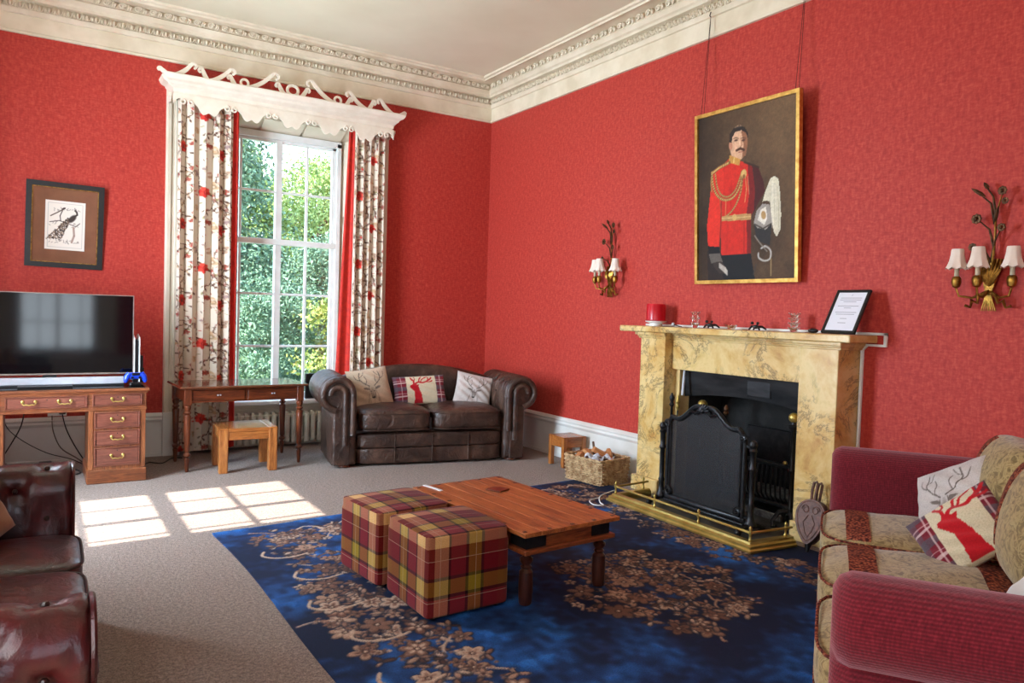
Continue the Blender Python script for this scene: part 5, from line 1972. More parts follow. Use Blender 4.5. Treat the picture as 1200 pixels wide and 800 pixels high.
spider_orn('small black figure with splayed limbs left of the mantel centre', -3.80)
spider_orn('small black figure with splayed limbs right of the mantel centre', -4.25)
t_ = thing('snuffer', 'small silver-headed candle snuffer lying near the red candle', 'snuffer', (-0.14, -3.40, MZ), 0)
MB().ball((0, 0.03, 0.020), (0.015, 0.017, 0.019), 10, 6).build('head', 'silver', t_)
MB().tube([(0, 0.015, 0.020), (-0.02, -0.06, 0.008), (-0.03, -0.10, 0.005)], [0.006, 0.005, 0.004], 6).build('handle', 'black', t_)
t_ = thing('dark_pebble', 'smooth dark oval pebble on the mantel beside the framed notice', 'pebble', (-0.15, -4.73, MZ), 0)
MB().ball((0, 0, 0.017), (0.022, 0.040, 0.017), 14, 8).build('stone', 'iron', t_)

# framed notice leaning back
fn_ = thing('framed_notice', 'black framed white printed notice leaning at the right end of the mantel', 'frame', (-0.24, -4.99, MZ))
TN = axes(Vector((-0.255, -4.99, MZ+0.006)), (0, -1, 0), (0.17, 0, 0.29))
fn_.matrix_world = TN
fw, fh = 0.122, 0.335
mb = MB()
for q in ((-fw, fw, 0, 0.020), (-fw, fw, fh-0.020, fh), (-fw, -fw+0.020, 0, fh), (fw-0.020, fw, 0, fh)):
    mb.box(q[0], q[1], -0.012, 0.006, q[2], q[3], 0.002)
mb.build('frame', 'black', fn_)
nc = Canvas(0.21, 0.30, 0.0014, (226, 226, 234))
rg4 = random.Random(9)
nc.line([(0.103, 0.272), (0.107, 0.282)], 0.002, (90, 90, 98))
for yy, w_ in ((0.255, 0.15), (0.240, 0.15), (0.225, 0.09), (0.192, 0.15), (0.177, 0.05), (0.143, 0.15), (0.128, 0.13), (0.095, 0.045), (0.062, 0.055)):
    x = 0.105-w_/2
    while x < 0.105+w_/2:
        L = rg4.uniform(0.004, 0.013)
        nc.line([(x, yy), (min(x+L, 0.105+w_/2), yy)], 0.0030, (84, 86, 96), 0.85)
        x += L+0.0028
X, Y = np.meshgrid(nc.xs-0.105, nc.ys+0.0175)
o = grid_obj('notice_sheet', 'paper', np.stack([X, np.full_like(X, -0.006), Y], -1), nc.a, fn_, back=(0, 0.003, 0))
MB().box(-0.04, 0.04, 0.005, 0.012, 0.02, 0.25, 0.001).build('strut', 'black', fn_)

# ------------------------------------------------------------------ portrait in oils
po = thing('portrait_painting', 'gilt framed oil portrait of an officer in a scarlet tunic hung above the fireplace', 'painting', (-0.08, -4.03, 2.478), 0)
po.rotation_euler = (0.055, 0, -PI/2)
PW, PH = 1.0, 1.372
mb = MB()
for s_ in (-1, 1):
    mb.prism([(s_*PW/2, -PH/2), (s_*PW/2, PH/2), (s_*(PW/2-0.028), PH/2-0.028), (s_*(PW/2-0.028), -PH/2+0.028)], -0.030, 0.010, 'y')
    mb.prism([(-PW/2, s_*PH/2), (PW/2, s_*PH/2), (PW/2-0.028, s_*(PH/2-0.028)), (-PW/2+0.028, s_*(PH/2-0.028))], -0.030, 0.010, 'y')
mb.build('gilt_frame', 'gilt', po)
MB().box(-PW/2+0.005, PW/2-0.005, 0.008, 0.018, -PH/2+0.005, PH/2-0.005).build('backing', 'frame_black', po)
cw, ch = PW-0.05, PH-0.05
pcv = Canvas(cw, ch, 0.0055, (66, 50, 38))
cl1 = pcv.clouds(4, [(0.35, 0.6), (0.08, 0.25), (0.02, 0.15)])
gx = (pcv.xs/cw)[None, :]
gy = (pcv.ys/ch)[:, None]
mixk = np.clip(0.15+0.9*gx*(0.4+0.6*gy)+0.5*(cl1-0.5), 0, 1)[..., None]
pcv.a = np.array((38, 24, 14))*(1-mixk)+np.array((112, 84, 56))*mixk


def q(x, y_):
    top = 155-(x-60)*0.25
    return ((x-62)/376*cw, (770-y_)/(770-top)*ch)


def Q(pts):
    return [q(*p) for p in pts]


REDC, DKR, GOLD, DGOLD, BLK, SKIN = (196, 38, 24), (116, 24, 20), (206, 164, 96), (128, 88, 46), (22, 20, 22), (206, 160, 126)
# trousers and shadow side
pcv.poly(Q([(158, 668), (275, 664), (292, 770), (150, 770)]), BLK)
pcv.poly(Q([(100, 655), (150, 655), (170, 770), (105, 770)]), (40, 30, 26))
# helmet arm side shadow
pcv.poly(Q([(285, 555), (352, 560), (345, 640), (300, 620)]), (46, 42, 40))
# tunic
pcv.poly(Q([(195, 300), (250, 318), (302, 338), (322, 395), (326, 430), (300, 470), (288, 500), (276, 525), (276, 668), (160, 672), (156, 560), (152, 470), (128, 400), (126, 352), (160, 330)]), REDC)
pcv.poly(Q([(262, 322), (302, 338), (322, 395), (326, 430), (300, 470), (288, 500), (276, 525), (276, 668), (262, 668), (258, 520), (268, 440)]), DKR)
pcv.poly(Q([(278, 330), (302, 338), (322, 395), (326, 432), (300, 480), (285, 520), (290, 420)]), (70, 26, 22))
pcv.poly(Q([(127, 350), (165, 332), (170, 400), (160, 470), (156, 560), (152, 640), (104, 636), (100, 560), (112, 450), (118, 390)]), (208, 44, 28))
pcv.line(Q([(160, 440), (157, 560), (152, 640)]), 0.010, DKR, 0.8)
pcv.line(Q([(200, 400), (196, 500)]), 0.02, (176, 30, 20), 0.5)
pcv.line(Q([(250, 545), (250, 665)]), 0.006, (130, 20, 16), 0.9)
pcv.line(Q([(185, 560), (180, 665)]), 0.02, (178, 30, 22), 0.5)
# cuff and glove
pcv.poly(Q([(104, 636), (152, 640), (154, 668), (108, 668)]), BLK)
pcv.poly(Q([(108, 668), (154, 666), (166, 700), (118, 704)]), (92, 84, 76))
pcv.poly(Q([(125, 700), (160, 696), (184, 728), (178, 744), (150, 742), (130, 718)]), (56, 44, 38))
for k in range(4):
    pcv.line(Q([(152, 704+k*5), (176, 722+k*6), (184, 734+k*5)]), 0.010, (196, 186, 172), 0.85)
# head
pcv.poly(Q([(200, 268), (246, 270), (236, 305), (196, 300)]), (150, 102, 74))
pcv.ell(*q(226, 245), 0.085, 0.135, 0.0, SKIN)
pcv.poly(Q([(236, 198), (258, 205), (262, 250), (254, 292), (240, 300), (246, 250)]), (140, 92, 64))
pcv.ell(*q(196, 255), 0.018, 0.035, 0.1, (182, 124, 96))
pcv.poly(Q([(190, 240), (191, 212), (205, 190), (228, 178), (250, 184), (262, 206), (262, 226), (254, 206), (236, 196), (214, 202), (203, 222), (200, 244)]), (46, 34, 28))
pcv.line(Q([(212, 186), (238, 180)]), 0.008, (110, 92, 76), 0.7)
for x in (217, 245):
    pcv.ell(*q(x, 234), 0.018, 0.008, 0, (78, 48, 36))
    pcv.line(Q([(x-10, 227), (x, 224), (x+9, 227)]), 0.006, (84, 56, 40))
pcv.line(Q([(236, 230), (240, 252), (234, 258)]), 0.008, (164, 112, 82))
pcv.line(Q([(229, 236), (231, 252)]), 0.008, (226, 186, 152))
pcv.line(Q([(219, 272), (234, 265), (247, 271)]), 0.020, (76, 46, 32))
pcv.line(Q([(228, 279), (242, 278)]), 0.006, (140, 66, 54))
pcv.ell(*q(218, 258), 0.02, 0.02, 0, (222, 168, 138), 0.8, 0.5)
# collar, shoulder cords, aiguillette
pcv.poly(Q([(192, 290), (234, 305), (230, 330), (188, 318)]), (190, 136, 62))
pcv.line(Q([(210, 300), (208, 318)]), 0.010, (226, 190, 110))
pcv.line(Q([(250, 318), (302, 338)]), 0.016, (60, 40, 28))


def braid(pts, w_=0.016):
    P_ = bez(Q(pts), 10)
    pcv.line(P_, w_, DGOLD)
    for i in range(0, len(P_)-1, 2):
        pcv.ell(P_[i][0], P_[i][1], w_*0.42, w_*0.24, 0.6, GOLD)


braid([(122, 358), (150, 338), (190, 318)], 0.026)
braid([(120, 355), (124, 400), (140, 440), (170, 460), (205, 452), (230, 415), (242, 370), (244, 352)], 0.020)
braid([(134, 362), (142, 410), (158, 440), (186, 448), (214, 425), (232, 380), (240, 352)], 0.014)
braid([(244, 352), (238, 420), (222, 470), (200, 505), (172, 528)], 0.014)
braid([(118, 372), (116, 400), (120, 430)], 0.010)
pcv.line(Q([(252, 360), (258, 420), (252, 470)]), 0.007, GOLD, 0.8)
pcv.line(Q([(262, 372), (268, 440)]), 0.006, (190, 150, 110), 0.8)
pcv.line(Q([(178, 462), (176, 520)]), 0.006, GOLD, 0.8)
pcv.line(Q([(150, 440), (160, 520)]), 0.006, DGOLD, 0.8)
pcv.ell(*q(248, 362), 0.026, 0.035, 0, GOLD)
pcv.ell(*q(248, 372), 0.014, 0.016, 0, DGOLD)
pcv.poly(Q([(160, 522), (276, 514), (276, 538), (160, 542)]), (176, 132, 80))
pcv.line(Q([(162, 531), (275, 526)]), 0.006, (214, 178, 120))
pcv.ell(*q(212, 528), 0.022, 0.026, 0, (206, 166, 100))
# plumed helmet and sword
pcv.poly(Q([(286, 552), (296, 505), (318, 478), (342, 482), (354, 520), (354, 552), (330, 578), (300, 570)]), (150, 140, 130))
pcv.poly(Q([(300, 540), (312, 500), (330, 490), (336, 530), (326, 560)]), (216, 206, 190))
pcv.ell(*q(322, 522), 0.022, 0.032, 0.2, (168, 132, 84))
pcv.line(Q([(290, 556), (320, 574), (350, 556)]), 0.012, (70, 60, 52))
pcv.poly(Q([(318, 470), (328, 430), (346, 382), (360, 374), (374, 384), (380, 440), (384, 520), (382, 580), (370, 606), (360, 590), (352, 540), (344, 470), (330, 466)]), (206, 196, 170))
for k in range(9):
    pcv.line(Q([(352+k*2.2, 392+k*3), (350+k*3.4, 480), (354+k*3.0, 570)]), 0.006, rg4.choice(((176, 164, 138), (224, 216, 196), (190, 178, 152))), 0.7)
pcv.line(bez(Q([(314, 650), (330, 642), (348, 660), (346, 690), (326, 698), (306, 686), (304, 668)])), 0.012, (170, 164, 156))
pcv.line(bez(Q([(290, 600), (310, 630), (336, 662)])), 0.008, (130, 120, 108))
pcv.line(Q([(350, 692), (350, 756)]), 0.010, (140, 116, 78))
pcv.line(Q([(296, 712), (286, 750)]), 0.008, (60, 50, 44))
pcv.fuzz(0.10, 5, 1)
pcv.a *= (0.92+0.16*pcv.clouds(9, [(0.03, 0.5), (0.012, 0.5)]))[..., None]
X, Y = np.meshgrid(pcv.xs-cw/2, pcv.ys-ch/2)
grid_obj('painted_canvas', 'canvas', np.stack([X, np.full_like(X, -0.012), Y], -1), pcv.a, po, back=(0, 0.01, 0))
for yy, side in ((-3.57, 'left side'), (-4.47, 'right side')):
    c_ = MB().tube([(-0.115, yy, 3.15), (-0.050, yy, 3.98)], 0.0022, 6).tube([(-0.115, yy-0.030, 3.15), (-0.052, yy-0.004, 3.98)], 0.0022, 6)
    c_.tube([(-0.046, yy, 3.975), (-0.062, yy, 3.985), (-0.050, yy, 4.015)], 0.005, 6)
    tag(c_.build('picture_cord', 'cord_dark'), 'dark red picture cord running up from the %s of the officer portrait' % side, 'cord', 'picture cords')

# ------------------------------------------------------------------ wall sconces
sc_ = thing('wall_sconce', 'gilt leaf and flower wall sconce with three pale shades, far right on the wall', 'wall lamp', (0, -5.80, 1.60), -PI/2, 'gilt wall sconces')
STEMS = [[(0.0, -0.03, 0.05), (0.01, -0.04, 0.25), (0.02, -0.045, 0.42), (0.02, -0.05, 0.55), (0.05, -0.06, 0.66)],
         [(0.0, -0.03, 0.30), (0.02, -0.05, 0.40), (0.06, -0.07, 0.47)],
         [(0.015, -0.04, 0.36), (-0.01, -0.05, 0.47), (-0.06, -0.06, 0.52)],
         [(0.015, -0.045, 0.50), (-0.01, -0.05, 0.62), (-0.07, -0.06, 0.68)],
         [(0.0, -0.035, 0.28), (-0.03, -0.05, 0.35), (-0.075, -0.06, 0.37)],
         [(0.02, -0.05, 0.55), (0.0, -0.05, 0.66), (-0.04, -0.055, 0.72)]]
for s_ in STEMS:
    MB().tube(s_, [0.0085]+[0.0065]*(len(s_)-2)+[0.0035], 6).build('stem', 'bronze' if s_ is not STEMS[0] else 'oldbrass', sc_)
for (x, y_, z, R) in ((0.055, -0.068, 0.685, 0.026), (0.075, -0.075, 0.625, 0.020), (-0.075, -0.07, 0.535, 0.030), (0.065, -0.08, 0.475, 0.024), (-0.09, -0.07, 0.372, 0.024)):
    mb = MB()
    for k in range(8):
        a = k*PI/4
        mb.ball((x+R*0.65*math.cos(a), y_, z+R*0.65*math.sin(a)), (R*0.38, R*0.2, R*0.38), 6, 4)
    mb.ball((x, y_-0.006, z), R*0.42, 6, 4)
    mb.build('flower', 'bronze', sc_)
for (p, q_) in (((-0.035, -0.06, 0.66), (-0.11, -0.075, 0.715)), ((-0.02, -0.06, 0.70), (-0.05, -0.06, 0.745)), ((0.01, -0.05, 0.50), (0.035, -0.06, 0.60))):
    p, q_ = Vector(p), Vector(q_)
    MB().tube([p, p.lerp(q_, 0.3), p.lerp(q_, 0.7), q_], [0.003, 0.013, 0.011, 0.002], 6).build('leaf', 'bronze', sc_)
mb = MB()
for k in range(7):
    x = -0.035+0.0117*k
    mb.tube([(x*1.6, -0.03, 0.30), (x*0.7, -0.04, 0.15), (x*0.3, -0.045, 0.10), (x*1.1, -0.035, 0.0)], [0.008, 0.007, 0.006, 0.003], 5)
mb.tube([(-0.022, -0.045, 0.105), (0, -0.055, 0.10), (0.022, -0.045, 0.105)], 0.010, 6)
for k in range(8):
    a = -0.9+k*0.26
    mb.tube([(0, -0.04, 0.14), (0.05*math.sin(a), -0.06, 0.20), (0.085*math.sin(a), -0.045, 0.24+0.03*math.cos(a))], [0.006, 0.014, 0.004], 5)
mb.build('leaf_sheaf', 'oldbrass', sc_, 50)
for s_ in (-1, 1):
    pts = [(s_*0.02, -0.045, 0.10), (s_*0.05, -0.06, 0.085), (s_*0.055, -0.05, 0.045), (s_*0.085, -0.055, 0.060), (s_*0.095, -0.045, 0.02), (s_*0.125, -0.045, 0.03)]
    MB().tube(pts, [0.006, 0.013, 0.008, 0.013, 0.007, 0.010], 6).build('ribbon', 'oldbrass', sc_)
for (x, y_) in ((-0.155, -0.10), (-0.005, -0.17), (0.145, -0.10)):
    ar = MB().tube([(0, -0.04, 0.12), (x*0.5, y_*0.55-0.01, 0.075), (x*0.9, y_*0.95, 0.085), (x, y_, 0.13)], [0.008, 0.0065, 0.0065, 0.006], 7).build('arm', 'oldbrass', sc_)
    mb = MB().lathe([(0.006, 0.13), (0.020, 0.14), (0.027, 0.165), (0.025, 0.190), (0.018, 0.200), (0.012, 0.195)], (x, y_, 0), 12)
    mb.build('cup', 'oldbrass', sc_)
    MB().lathe([(0.013, 0.18), (0.013, 0.25), (0.010, 0.255)], (x, y_, 0), 10).build('candle_tube', 'candletube', sc_)
    prof = [(0.031, 0.362), (0.034, 0.355), (0.036, 0.33), (0.043, 0.29), (0.054, 0.255), (0.060, 0.246)]
    rings = []
    for k, (r_, z) in enumerate(prof+[(p[0]-0.002, p[1]) for p in prof[::-1]]):
        rings.append([(x+r_*(1+0.035*math.cos(8*a)*(1 if r_ > 0.04 else 0.3))*math.cos(a), y_+r_*(1+0.035*math.cos(8*a))*math.sin(a), z+0.006*math.cos(8*a)*(1 if r_ > 0.05 else 0)) for a in np.linspace(0, 2*PI, 33)[:-1]])
    sd_ = MB().rings(rings, caps=False, loop=True).build('lamp_shade', 'shade', sc_)
dup(sc_, (0, -2.40, 1.685), None, 'gilt leaf and flower wall sconce left of the fireplace, near the room corner')

# ------------------------------------------------------------------ coffee table and check cube stools
ctb = thing('coffee_table', 'low orange-brown wooden coffee table with studded top and dark turned legs', 'table', (-2.345, -4.325, 0.010), math.radians(4))
NB = 6
for k in range(NB):
    w_ = 0.66/NB
    x0 = -0.33+k*w_
    MB().box(x0+0.0006, x0+w_-0.0006, -0.575, 0.575, 0.370, 0.392, 0.0015).build('top_board', 'sheesham', ctb)
mb = MB().box(-0.285, 0.285, -0.53, 0.53, 0.295, 0.370, 0.002)
mb.build('apron', 'sheesham_x', ctb)
MB().box(-0.315, 0.315, -0.56, 0.56, 0.272, 0.297, 0.005).build('lower_moulding', 'sheesham_x', ctb)
for sx_ in (-1, 1):
    for sy_ in (-1, 1):
        x0, x1 = sorted((sx_*0.16, sx_*0.289))
        y0, y1 = sorted((sy_*0.534, sy_*0.40))
        a, b = sorted((sy_*0.530, sy_*0.534))
        c_, d_ = sorted((sx_*0.285, sx_*0.289))
        MB().box(x0, x1, a, b, 0.297, 0.370).build('iron_strap', 'iron', ctb)
        MB().box(c_, d_, y0, y1, 0.297, 0.370).build('iron_strap', 'iron', ctb)
CL = [(0.030, 0.0), (0.034, 0.008), (0.036, 0.03), (0.038, 0.10), (0.035, 0.17), (0.022, 0.185), (0.030, 0.195), (0.020, 0.205), (0.034, 0.225), (0.035, 0.238), (0.018, 0.252), (0.030, 0.262), (0.030, 0.274)]
for sx_ in (-1, 1):
    for sy_ in (-1, 1):
        MB().lathe(CL, (sx_*0.255, sy_*0.495, 0), 16).build('leg', 'darkleg', ctb)
st0 = None
for sx_ in (-1, 1):
    for k in range(7):
        if st0 is None:
            st0 = MB().box(-0.011, 0.011, -0.009, 0.009, 0, 0.003, 0.001).build('stud', 'iron', ctb)
            st0.location = (sx_*0.305, -0.54+k*0.18, 0.391)
        else:
            share(st0, 'stud', (sx_*0.305, -0.54+k*0.18, 0.391), ctb)
for sy_ in (-1, 1):
    for k in range(3):
        share(st0, 'stud', (-0.155+k*0.155, sy_*0.553, 0.391), ctb)
bo = thing('coaster', 'flat red-brown coaster lying near the middle of the coffee table', 'coaster', (-2.27, -4.06, 0.4025), math.radians(25))
MB().box(-0.055, 0.055, -0.055, 0.055, 0, 0.008, 0.002).build('coaster_body', 'tablewood', bo)
ld = thing('folded_paper', 'thin white paper edge lying at the far left corner of the coffee table', 'paper', (-2.615, -3.84, 0.4025), math.radians(10))
MB().box(-0.012, 0.012, -0.10, 0.08, 0, 0.003, 0).build('sheet', 'boucle', ld)


def cube_stool(label, loc, rz, w, d, h):
    t_ = thing('cube_stool', label, 'footstool', loc, rz, 'check cube stools')

    def mk(name, z0, z1, rad, puff):
        mb = MB().soft((w/2, d/2, (z1-z0)/2), 26 if puff == 0 else 14, 16, puff, c=(0, 0, (z0+z1)/2))
        o_ = mb.build(name, 'plaid', t_, 50)
        me = o_.data
        uv = me.uv_layers.new(name='uv')
        for p in me.polygons:
            n_ = p.normal
            for li in p.loop_indices:
                co = me.vertices[me.loops[li].vertex_index].co
                if abs(n_.z) > 0.7:
                    q_ = (co.x, co.y)
                elif abs(n_.y) > abs(n_.x):
                    q_ = (co.x, co.z-h-d/2)
                else:
                    q_ = (co.y, co.z-h-w/2)
                uv.data[li].uv = q_
        return o_
    body = mk('body', 0.012, h-0.055, 0.02, 0)
    lid = mk('padded_lid', h-0.075, h-0.012, 0.04, 0.012)
    for sx_ in (-1, 1):
        for sy_ in (-1, 1):
            MB().lathe([(0.018, 0), (0.02, 0.016)], (sx_*(w/2-0.05), sy_*(d/2-0.05), 0), 10).build('glide', 'black', t_)
    return t_


cube_stool('wine and olive check cube stool nearest the camera beside the coffee table', (-2.893, -4.585, 0.010), math.radians(1.5), 0.465, 0.47, 0.425)
cube_stool('wine and olive check cube stool behind the nearer one at the table', (-2.955, -4.055, 0.010), math.radians(6), 0.455, 0.455, 0.42)

# ------------------------------------------------------------------ floral rug
RC = np.array([[-3.72, -2.885], [-0.41, -2.605], [-0.36, -6.95], [-3.60, -7.05]])
RW, RL = 3.3, 4.2
rc = Canvas(RW, RL, 0.0085, (20, 42, 78))
k1 = rc.clouds(21, [(0.45, 0.45), (0.15, 0.33), (0.04, 0.22)])
k1 = np.clip((k1-0.38)/0.40, 0, 1)[..., None]**1.3
rc.a = np.array((6, 26, 60))*(1-k1)+np.array((40, 108, 186))*k1  # brighter blue clouds paint the pile's light sheen into its colour
rr = random.Random(17)
BRN = [(150, 112, 92), (178, 140, 116), (118, 82, 68), (202, 172, 148), (136, 98, 80), (88, 60, 52)]


def rflower(x, y_, R, big):
    c1, c2 = rr.choice(BRN[:5]), rr.choice(BRN)
    n_ = rr.choice((5, 6)) if big else 5
    a0 = rr.uniform(0, 6)
    for k in range(n_):
        a = a0+k*2*PI/n_
        rc.ell(x+math.cos(a)*R*0.62, y_+math.sin(a)*R*0.62, R*0.48, R*0.36, a, (26, 26, 40))
    for k in range(n_):
        a = a0+k*2*PI/n_
        rc.ell(x+math.cos(a)*R*0.60, y_+math.sin(a)*R*0.60, R*0.42, R*0.29, a, c1)
        if big:
            rc.ell(x+math.cos(a)*R*0.42, y_+math.sin(a)*R*0.42, R*0.24, R*0.13, a, c2)
    rc.ell(x, y_, R*0.22, R*0.22, 0, (70, 44, 40))
    if big:
        rc.ell(x, y_, R*0.11, R*0.11, 0, (214, 188, 160))


def rleaf(x, y_, L, a, c=None):
    rc.ell(x, y_, L+0.006, L*0.42+0.006, a, (20, 26, 44))
    rc.ell(x, y_, L, L*0.42, a, c or rr.choice(BRN))


def cluster(cx, cy, w_, h_, ang, n):
    ca, sa = math.cos(ang), math.sin(ang)
    pts = []
    for k in range(n*6):
        if len(pts) >= n:
            break
        u_, v_ = rr.uniform(-1, 1), rr.uniform(-1, 1)
        if u_*u_+v_*v_ > 1:
            continue
        x, y_ = cx+u_*w_*ca-v_*h_*sa, cy+u_*w_*sa+v_*h_*ca
        if all((x-p[0])**2+(y_-p[1])**2 > 0.055**2 for p in pts):
            pts.append((x, y_))
    for i, (x, y_) in enumerate(pts):
        if i % 6 == 0:
            x1, y1 = x+rr.uniform(-.16, .16), y_+rr.uniform(-.16, .16)
            rc.line(bez([(x, y_), ((x+x1)/2+rr.uniform(-.05, .05), (y_+y1)/2+rr.uniform(-.05, .05)), (x1, y1)]), 0.012, rr.choice(BRN[1:4]))
    for i, (x, y_) in enumerate(pts):
        k = i % 5
        if k == 0:
            rflower(x, y_, rr.uniform(0.058, 0.085), True)
        elif k in (1, 3):
            for j in range(4):
                a = rr.uniform(0, 6)
                rleaf(x+0.030*math.cos(a), y_+0.030*math.sin(a), rr.uniform(0.018, 0.034), a)
        elif k == 2:
            rflower(x, y_, rr.uniform(0.030, 0.045), False)
        else:
            for j in range(5):
                rc.ell(x+rr.uniform(-.03, .03), y_+rr.uniform(-.03, .03), 0.012, 0.010, 0, rr.choice(BRN))


# canvas y runs from the far edge (0) to the near edge; x from left to right
for k in range(9):
    cluster(0.40+0.05*math.sin(k*1.7), 0.42+k*0.42, 0.23, 0.27, 0, 28)
for k in range(6):
    cluster(0.62+k*0.45, 0.33+0.05*math.sin(k*2), 0.27, 0.17, 0, 20)
for k in range(8):
    cluster(2.80+0.05*math.sin(k*1.9), 0.55+k*0.47, 0.17, 0.26, 0, 18)
for k in range(6):
    a = k*2*PI/6
    cluster(1.88+0.34*math.cos(a), 2.18+0.40*math.sin(a), 0.22, 0.22, 0, 22)
cluster(1.88, 2.18, 0.28, 0.32, 0, 30)
for k in range(9):                                       # cream curling tendrils along the borders
    x, y_ = 0.17+0.06*(k % 2), 0.55+k*0.44
    rc.line(bez([(x, y_), (x-0.03, y_+0.07), (x+0.02, y_+0.14), (x+0.12, y_+0.17), (x+0.22, y_+0.15)]), 0.016, (206, 176, 150))
    x = 0.5+k*0.3
    rc.line(bez([(x, 0.2), (x+0.06, 0.16), (x+0.13, 0.2), (x+0.15, 0.28)]), 0.014, (206, 180, 158))
rc.a[:3] = rc.a[:3]*0.6+np.array((60, 120, 180))*0.4  # far edge lightened, sunlight sheen painted into the blue
U, V = np.meshgrid(np.linspace(0, 1, rc.nx), np.linspace(0, 1, rc.ny))
P2 = (RC[0]*((1-U)*(1-V))[..., None]+RC[1]*(U*(1-V))[..., None]+RC[2]*(U*V)[..., None]+RC[3]*((1-U)*V)[..., None])
lum = rc.a.mean(-1)
Z = 0.0075+0.003*(lum > 95)+0.0006*np.sin(U*40)*np.sin(V*50)
P2[..., 0] += 0.018*np.sin(V*9)*(1-U)**6
P = np.concatenate([P2, Z[..., None]], -1)
o = grid_obj('rug', 'rug', P[::-1], rc.a[::-1], None, back=(0, 0, -0.0075))
tag(o, 'large deep blue wool rug with carved brown flowers under the coffee table', 'rug')

cable('white cord loop lying on the blue rug beside the fender', [(-0.80, -3.27, 0.014), (-0.92, -3.30, 0.014), (-0.98, -3.42, 0.014), (-0.92, -3.47, 0.014), (-0.88, -3.38, 0.014), (-0.74, -3.22, 0.014), (-0.50, -3.12, 0.014)], 0.005, 'boucle')

# ------------------------------------------------------------------ raspberry sofa on the right
RZ = math.atan2(-0.563, -0.826)
rs = thing('corduroy_sofa', 'raspberry corduroy sofa with beige gold cushions at the right edge', 'sofa', (-0.81, -5.39, 0), RZ)
IW = 2.17
olr = arm_outline(0.0, 0.135, 0.645, 0.02, 0.20, cx=0.125)
a1 = build_arm('arm', 'cord', rs, olr, -0.02, 0.98, True, None, 30, 0.05)
olr2 = [(x+IW, z) for x, z in arm_outline(0.0, 0.135, 0.645, 0.02, 0.22, cx=0.125)]
a2 = build_arm('arm', 'cord', rs, olr2, -0.02, 0.98, False, None, 30, 0.05)
MB().box(0.0, IW, 0.10, 0.86, 0.04, 0.30, 0.01).build('frame', 'cord', rs)
MB().soft((IW/2, 0.05, 0.13), 10, 10, 0, c=(IW/2, 0.055, 0.165)).build('seat_front', 'cord', rs)
MB().rings([[(x, 0.84, 0.25), (x, 0.87, 0.80), (x, 0.89, 0.84), (x, 0.95, 0.84), (x, 0.985, 0.78), (x, 0.985, 0.05), (x, 0.84, 0.05)] for x in np.linspace(-0.22, IW+0.22, 12)]).build('back', 'cord', rs)
for k in range(3):
    cx = IW/6+k*IW/3
    hx = IW/6-0.008

    def wr2(pt, q_):
        x, y_, z = pt
        z += 0.005*math.sin(x*18+y_*14)
        return [x, y_, z]
    c_ = MB().soft((hx, 0.42, 0.10), 5, 14, 0.03, c=(cx, 0.355, 0.355), fn=wr2).build('seat_cushion', 'damask', rs, 60)
    for (y0, y1) in ((0.055, 0.165), (0.56, 0.70)):
        rings = []
        for yy in np.linspace(y0, y1, 5):
            ring = []
            for t__ in np.linspace(-0.97, 0.97, 17):
                q0, q1 = t__, (yy-0.355)/0.42
                zt_ = 0.355+0.10*(max(0.0, 1-abs(q0)**5-abs(q1)**5))**0.2+0.03*(1-q0**2)*(1-q1**2)+0.005*math.sin((cx+q0*hx)*18+yy*14)+0.004
                ring.append((cx+q0*hx, yy, zt_))
            rings.append(ring)
        A = np.array(rings)
        grid_obj('braid_stripe', 'stripe', A, None, c_, back=(0, 0, -0.012))
    # the stripe runs down the cushion's front edge too
    pb = MB()
    loop_piping(pb, hx*0.985, 0.415, 0.435, (cx, 0.355), 5, 0.006)
    loop_piping(pb, hx*0.985, 0.415, 0.275, (cx, 0.355), 5, 0.006)
    pb.build('piping', 'stripe', c_)
    TB = Matrix.Translation((cx, 0.80, 0.70)) @ Matrix.Rotation(-0.20, 4, 'X')
    b_ = MB().soft((hx, 0.13, 0.26), 4, 14, 0.0, T=TB, fn=lambda pt, q_: [pt[0], pt[1]-0.05*(1-q_[0]**2)*(1-q_[2]**2)*(1 if q_[1] < 0 else 0), pt[2]]).build('back_cushion', 'damask', rs, 60)
    rings = []
    for xx in np.linspace(-0.62, -0.30, 6):
        ring = []
        for t__ in np.linspace(-0.9, 0.9, 15):
            q0, q2 = xx, t__
            yy = -0.13*(max(0, 1-abs(q0)**4-abs(q2)**4))**0.25-0.05*(1-q0**2)*(1-q2**2)-0.005
            ring.append(tuple(TB @ Vector((q0*hx, yy, q2*0.26))))
        rings.append(ring)
    grid_obj('braid_stripe', 'stripe', np.array(rings), None, b_, back=(0.004, 0.008, 0))


def rs_pt(x, y_, z):
    c_, s_ = math.cos(RZ), math.sin(RZ)
    return (rs.location[0]+x*c_-y_*s_, rs.location[1]+x*s_+y_*c_, z)


pillow('white linen cushion with sketched stag head on the raspberry sofa', 'cushions on the raspberry sofa', 0.40, 0.40, 0.13, stag_canvas(0.40, 0.40, (206, 196, 190), seed=5), facing(rs_pt(0.38, 0.54, 0.625), RZ+0.62, 0.42, 0.55))
pillow('tartan cushion with a red stag on the raspberry sofa', 'cushions on the raspberry sofa', 0.40, 0.32, 0.13, red_stag_canvas(0.42, 0.34), facing(rs_pt(0.86, 0.52, 0.595), RZ+0.95, 0.50, 0.85))
pillow('plain white cushion lying behind the near arm of the raspberry sofa', 'cushions on the raspberry sofa', 0.38, 0.38, 0.12, None, facing(rs_pt(1.78, 0.62, 0.58), RZ+0.3, 0.8, 0.2), 'boucle')

# ------------------------------------------------------------------ oxblood chesterfield on the left
ls = thing('chesterfield_sofa', 'oxblood leather buttoned chesterfield sofa at the left edge', 'sofa', (-4.56, -4.86, 0), PI/2-0.012)
